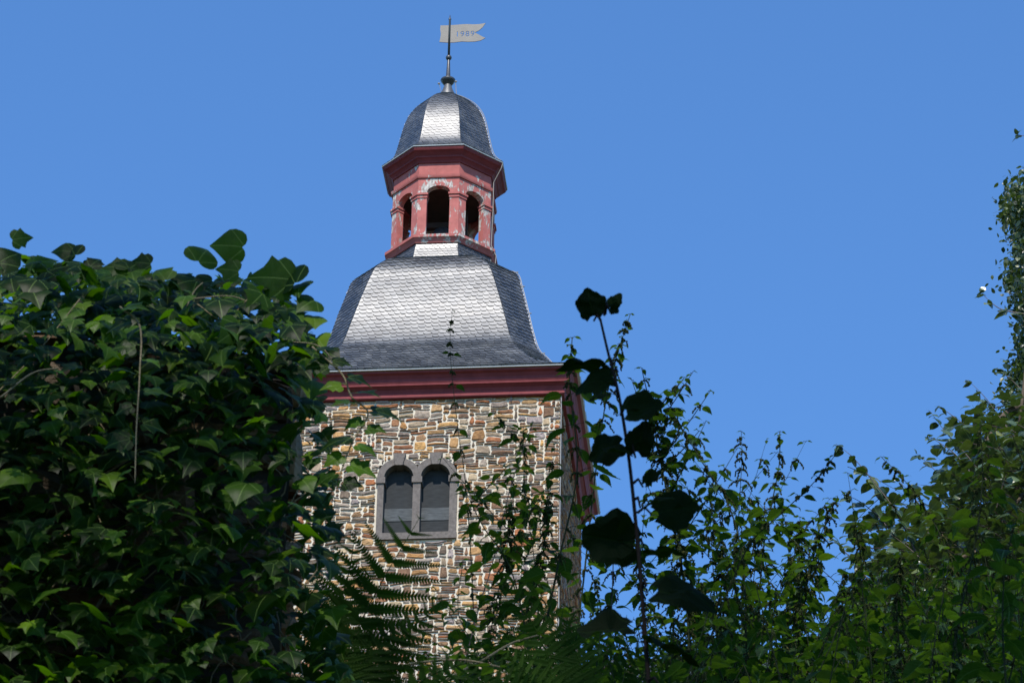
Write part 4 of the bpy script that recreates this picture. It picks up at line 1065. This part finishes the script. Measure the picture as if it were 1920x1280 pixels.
def far_tree():
    rg = random.Random(5); rn = np.random.default_rng(5); D = 52; base = at(2110, 900, D); base[2] = ground_at(base)
    t = thing('tall_tree', base, 'tall distant tree whose edge rises at the upper right border', 'tree')
    ctr = at(2110, 640, D); ml, ms = MB(), MB(); P, T, N, S = [], [], [], []
    ey = [300, 345, 380, 420, 445, 520, 560, 600, 640, 700, 760, 1000, 1300]
    ex = [2000, 1885, 1876, 1888, 1905, 1882, 1895, 1920, 1912, 1898, 1890, 1860, 1850]
    def fn(x, y): return y > 338 and x > np.interp(y, ey, ex)+6*math.sin(y*.17) and x < 4220-np.interp(y, ey, ex)
    cl = []
    while len(cl) < 900:
        y = rg.uniform(335, 1300); x = rg.uniform(1850, 2350)
        if len(cl) % 2: x = float(np.interp(y, ey, ex))+abs(rg.gauss(0, 34))+14
        if not fn(x-11, y-6): continue
        q = at(x, y, D+rg.uniform(-2.2, 2.2)); cl.append(q)
        k = 46; pts = q+rn.normal(0, 1, (k, 3))*rg.uniform(.07, .17); P.append(pts)
        T.append(rn.normal(0, 1, (k, 3))+np.array([0, 0, -.5])); N.append(rn.normal(0, .7, (k, 3))+np.array([0, -.2, .9])); S.append(rn.uniform(.065, .12, k))
    put(ml, [SIMPLE], np.concatenate(P), np.concatenate(T), np.concatenate(N), np.concatenate(S), rg=rn)
    top = at(2110, 360, D)
    tr = densify(np.array([base, base*.5+top*.5+np.array([.2, 0, 0]), top]), 5); ms.tube(tr, np.linspace(.35, .05, len(tr)), 10); ms.build('trunk', MT['bark'], t, inv=base)
    mb = MB()
    for i in range(0, 900, 18):
        a = tr[min(10, 2+int(8*rg.random()))]; b = cl[i]; mb.tube(densify(np.array([a, (a+b)/2+np.array([0, 0, -.2]), b]), 3), np.linspace(.06, .01, 7), 5)
    mb.build('branches', MT['bark'], t, inv=base); ml.build('crown', MT['lime'], t, inv=base)
far_tree()

# ================================================================== SHADE TREE above the viewer, outside the frame
def shade_tree():
    rg = random.Random(9); rn = np.random.default_rng(9)
    base = CAM+HEAD*(-4.5)+SIDE*2.5; base[2] = ground_at(base)
    t = thing('shade_tree', base, 'broad leafy tree over the viewpoint that shades the foreground plants', 'tree')
    P, T, N, S = [], [], [], []; n = 0
    while n < 360:
        # crown: a thick spreading roof of leaf clumps
        g, s_, z = rg.uniform(-8.0, 8.2), rg.uniform(-6, 6), rg.uniform(11.5, 19)
        if z < 1.6+g*.80+1.6+1.0: continue            # clear of the view upwards
        if ((g-.4)/8.2)**2+(s_/6.2)**2+((z-15.5)/4)**2 > 1: continue
        k = 40; q = CAM*np.array([1, 1, 0])+HEAD*g+SIDE*s_+np.array([0, 0, z]); P.append(q+rn.normal(0, .24, (k, 3)))
        T.append(rn.normal(0, 1, (k, 3))); N.append(rn.normal(0, .5, (k, 3))+np.array([0, -.3, 1])); S.append(rn.uniform(.10, .17, k)); n += 1
    # gaps in the crown that let flecks of sun down on the ivy and the nettles
    Pa, Ta, Na, Sa = map(np.concatenate, (P, T, N, S)); keep = np.ones(len(Pa), bool); sd = np.array(sdir)
    for (px_, py_, D_, r_) in [(230, 880, 5.8, .22), (340, 960, 5.8, .30), (210, 1110, 5.8, .30), (330, 1190, 5.8, .34), (430, 1080, 5.8, .24), (520, 860, 5.8, .26), (400, 760, 5.8, .2), (60, 960, 5.8, .22), (110, 730, 5.8, .22),
                                (450, 600, 5.8, .24), (610, 850, 5.8, .22), (480, 1230, 5.8, .2), (40, 600, 5.8, .2), (1480, 1230, 9.5, .4), (1650, 1150, 10, .4), (1350, 1240, 9.5, .3), (1800, 1000, 10, .4), (1590, 1050, 10, .3), (1120, 960, 9, .25)]:
        q = at(px_, py_, D_); v = Pa-q; tt = v@sd; keep &= np.linalg.norm(v-tt[:, None]*sd, axis=1) > r_
    ml = MB(); put(ml, [SIMPLE], Pa[keep], Ta[keep], Na[keep], Sa[keep], rg=rn); ml.build('crown', MT['lime'], t, inv=base)
    ms = MB(); top = base+HEAD*5+np.array([0, 0, 14.5])-SIDE*1; tr = densify(np.array([base, base+np.array([0, 0, 4.5]), base+HEAD*1+np.array([0, 0, 9.5]), top]), 5)
    ms.tube(tr, np.linspace(.38, .10, len(tr)), 12); ms.build('trunk', MT['bark'], t, inv=base, smooth=True)
    mb = MB()
    for i in range(0, len(P), 12):
        a = tr[rg.randint(9, 15)]; b = P[i][0]; mb.tube(densify(np.array([a, (a+b)/2+np.array([0, 0, .4]), b]), 4), np.linspace(.07, .012, 9), 5)
    mb.build('branches', MT['bark'], t, inv=base)
    # two unseen copies added behind the viewpoint to block sky light from the foreground
    for lab, g, s_, rz, k in (('unseen tree added behind the viewpoint to block sky light, the left one', -16, -6.5, 2.1, .82), ('unseen tree added behind the viewpoint to block sky light, the right one', -17, 6.0, 4.0, .85)):
        c = t.copy(); COL.objects.link(c); b = CAM+HEAD*g+SIDE*s_; b[2] = -2.5; c.location = tuple(b); c.rotation_euler = (0, 0, rz); c.scale = (k, k, k*.8); tag(c, lab)
        for ch in list(t.children):
            d = ch.copy(); COL.objects.link(d); d.parent = c
shade_tree()
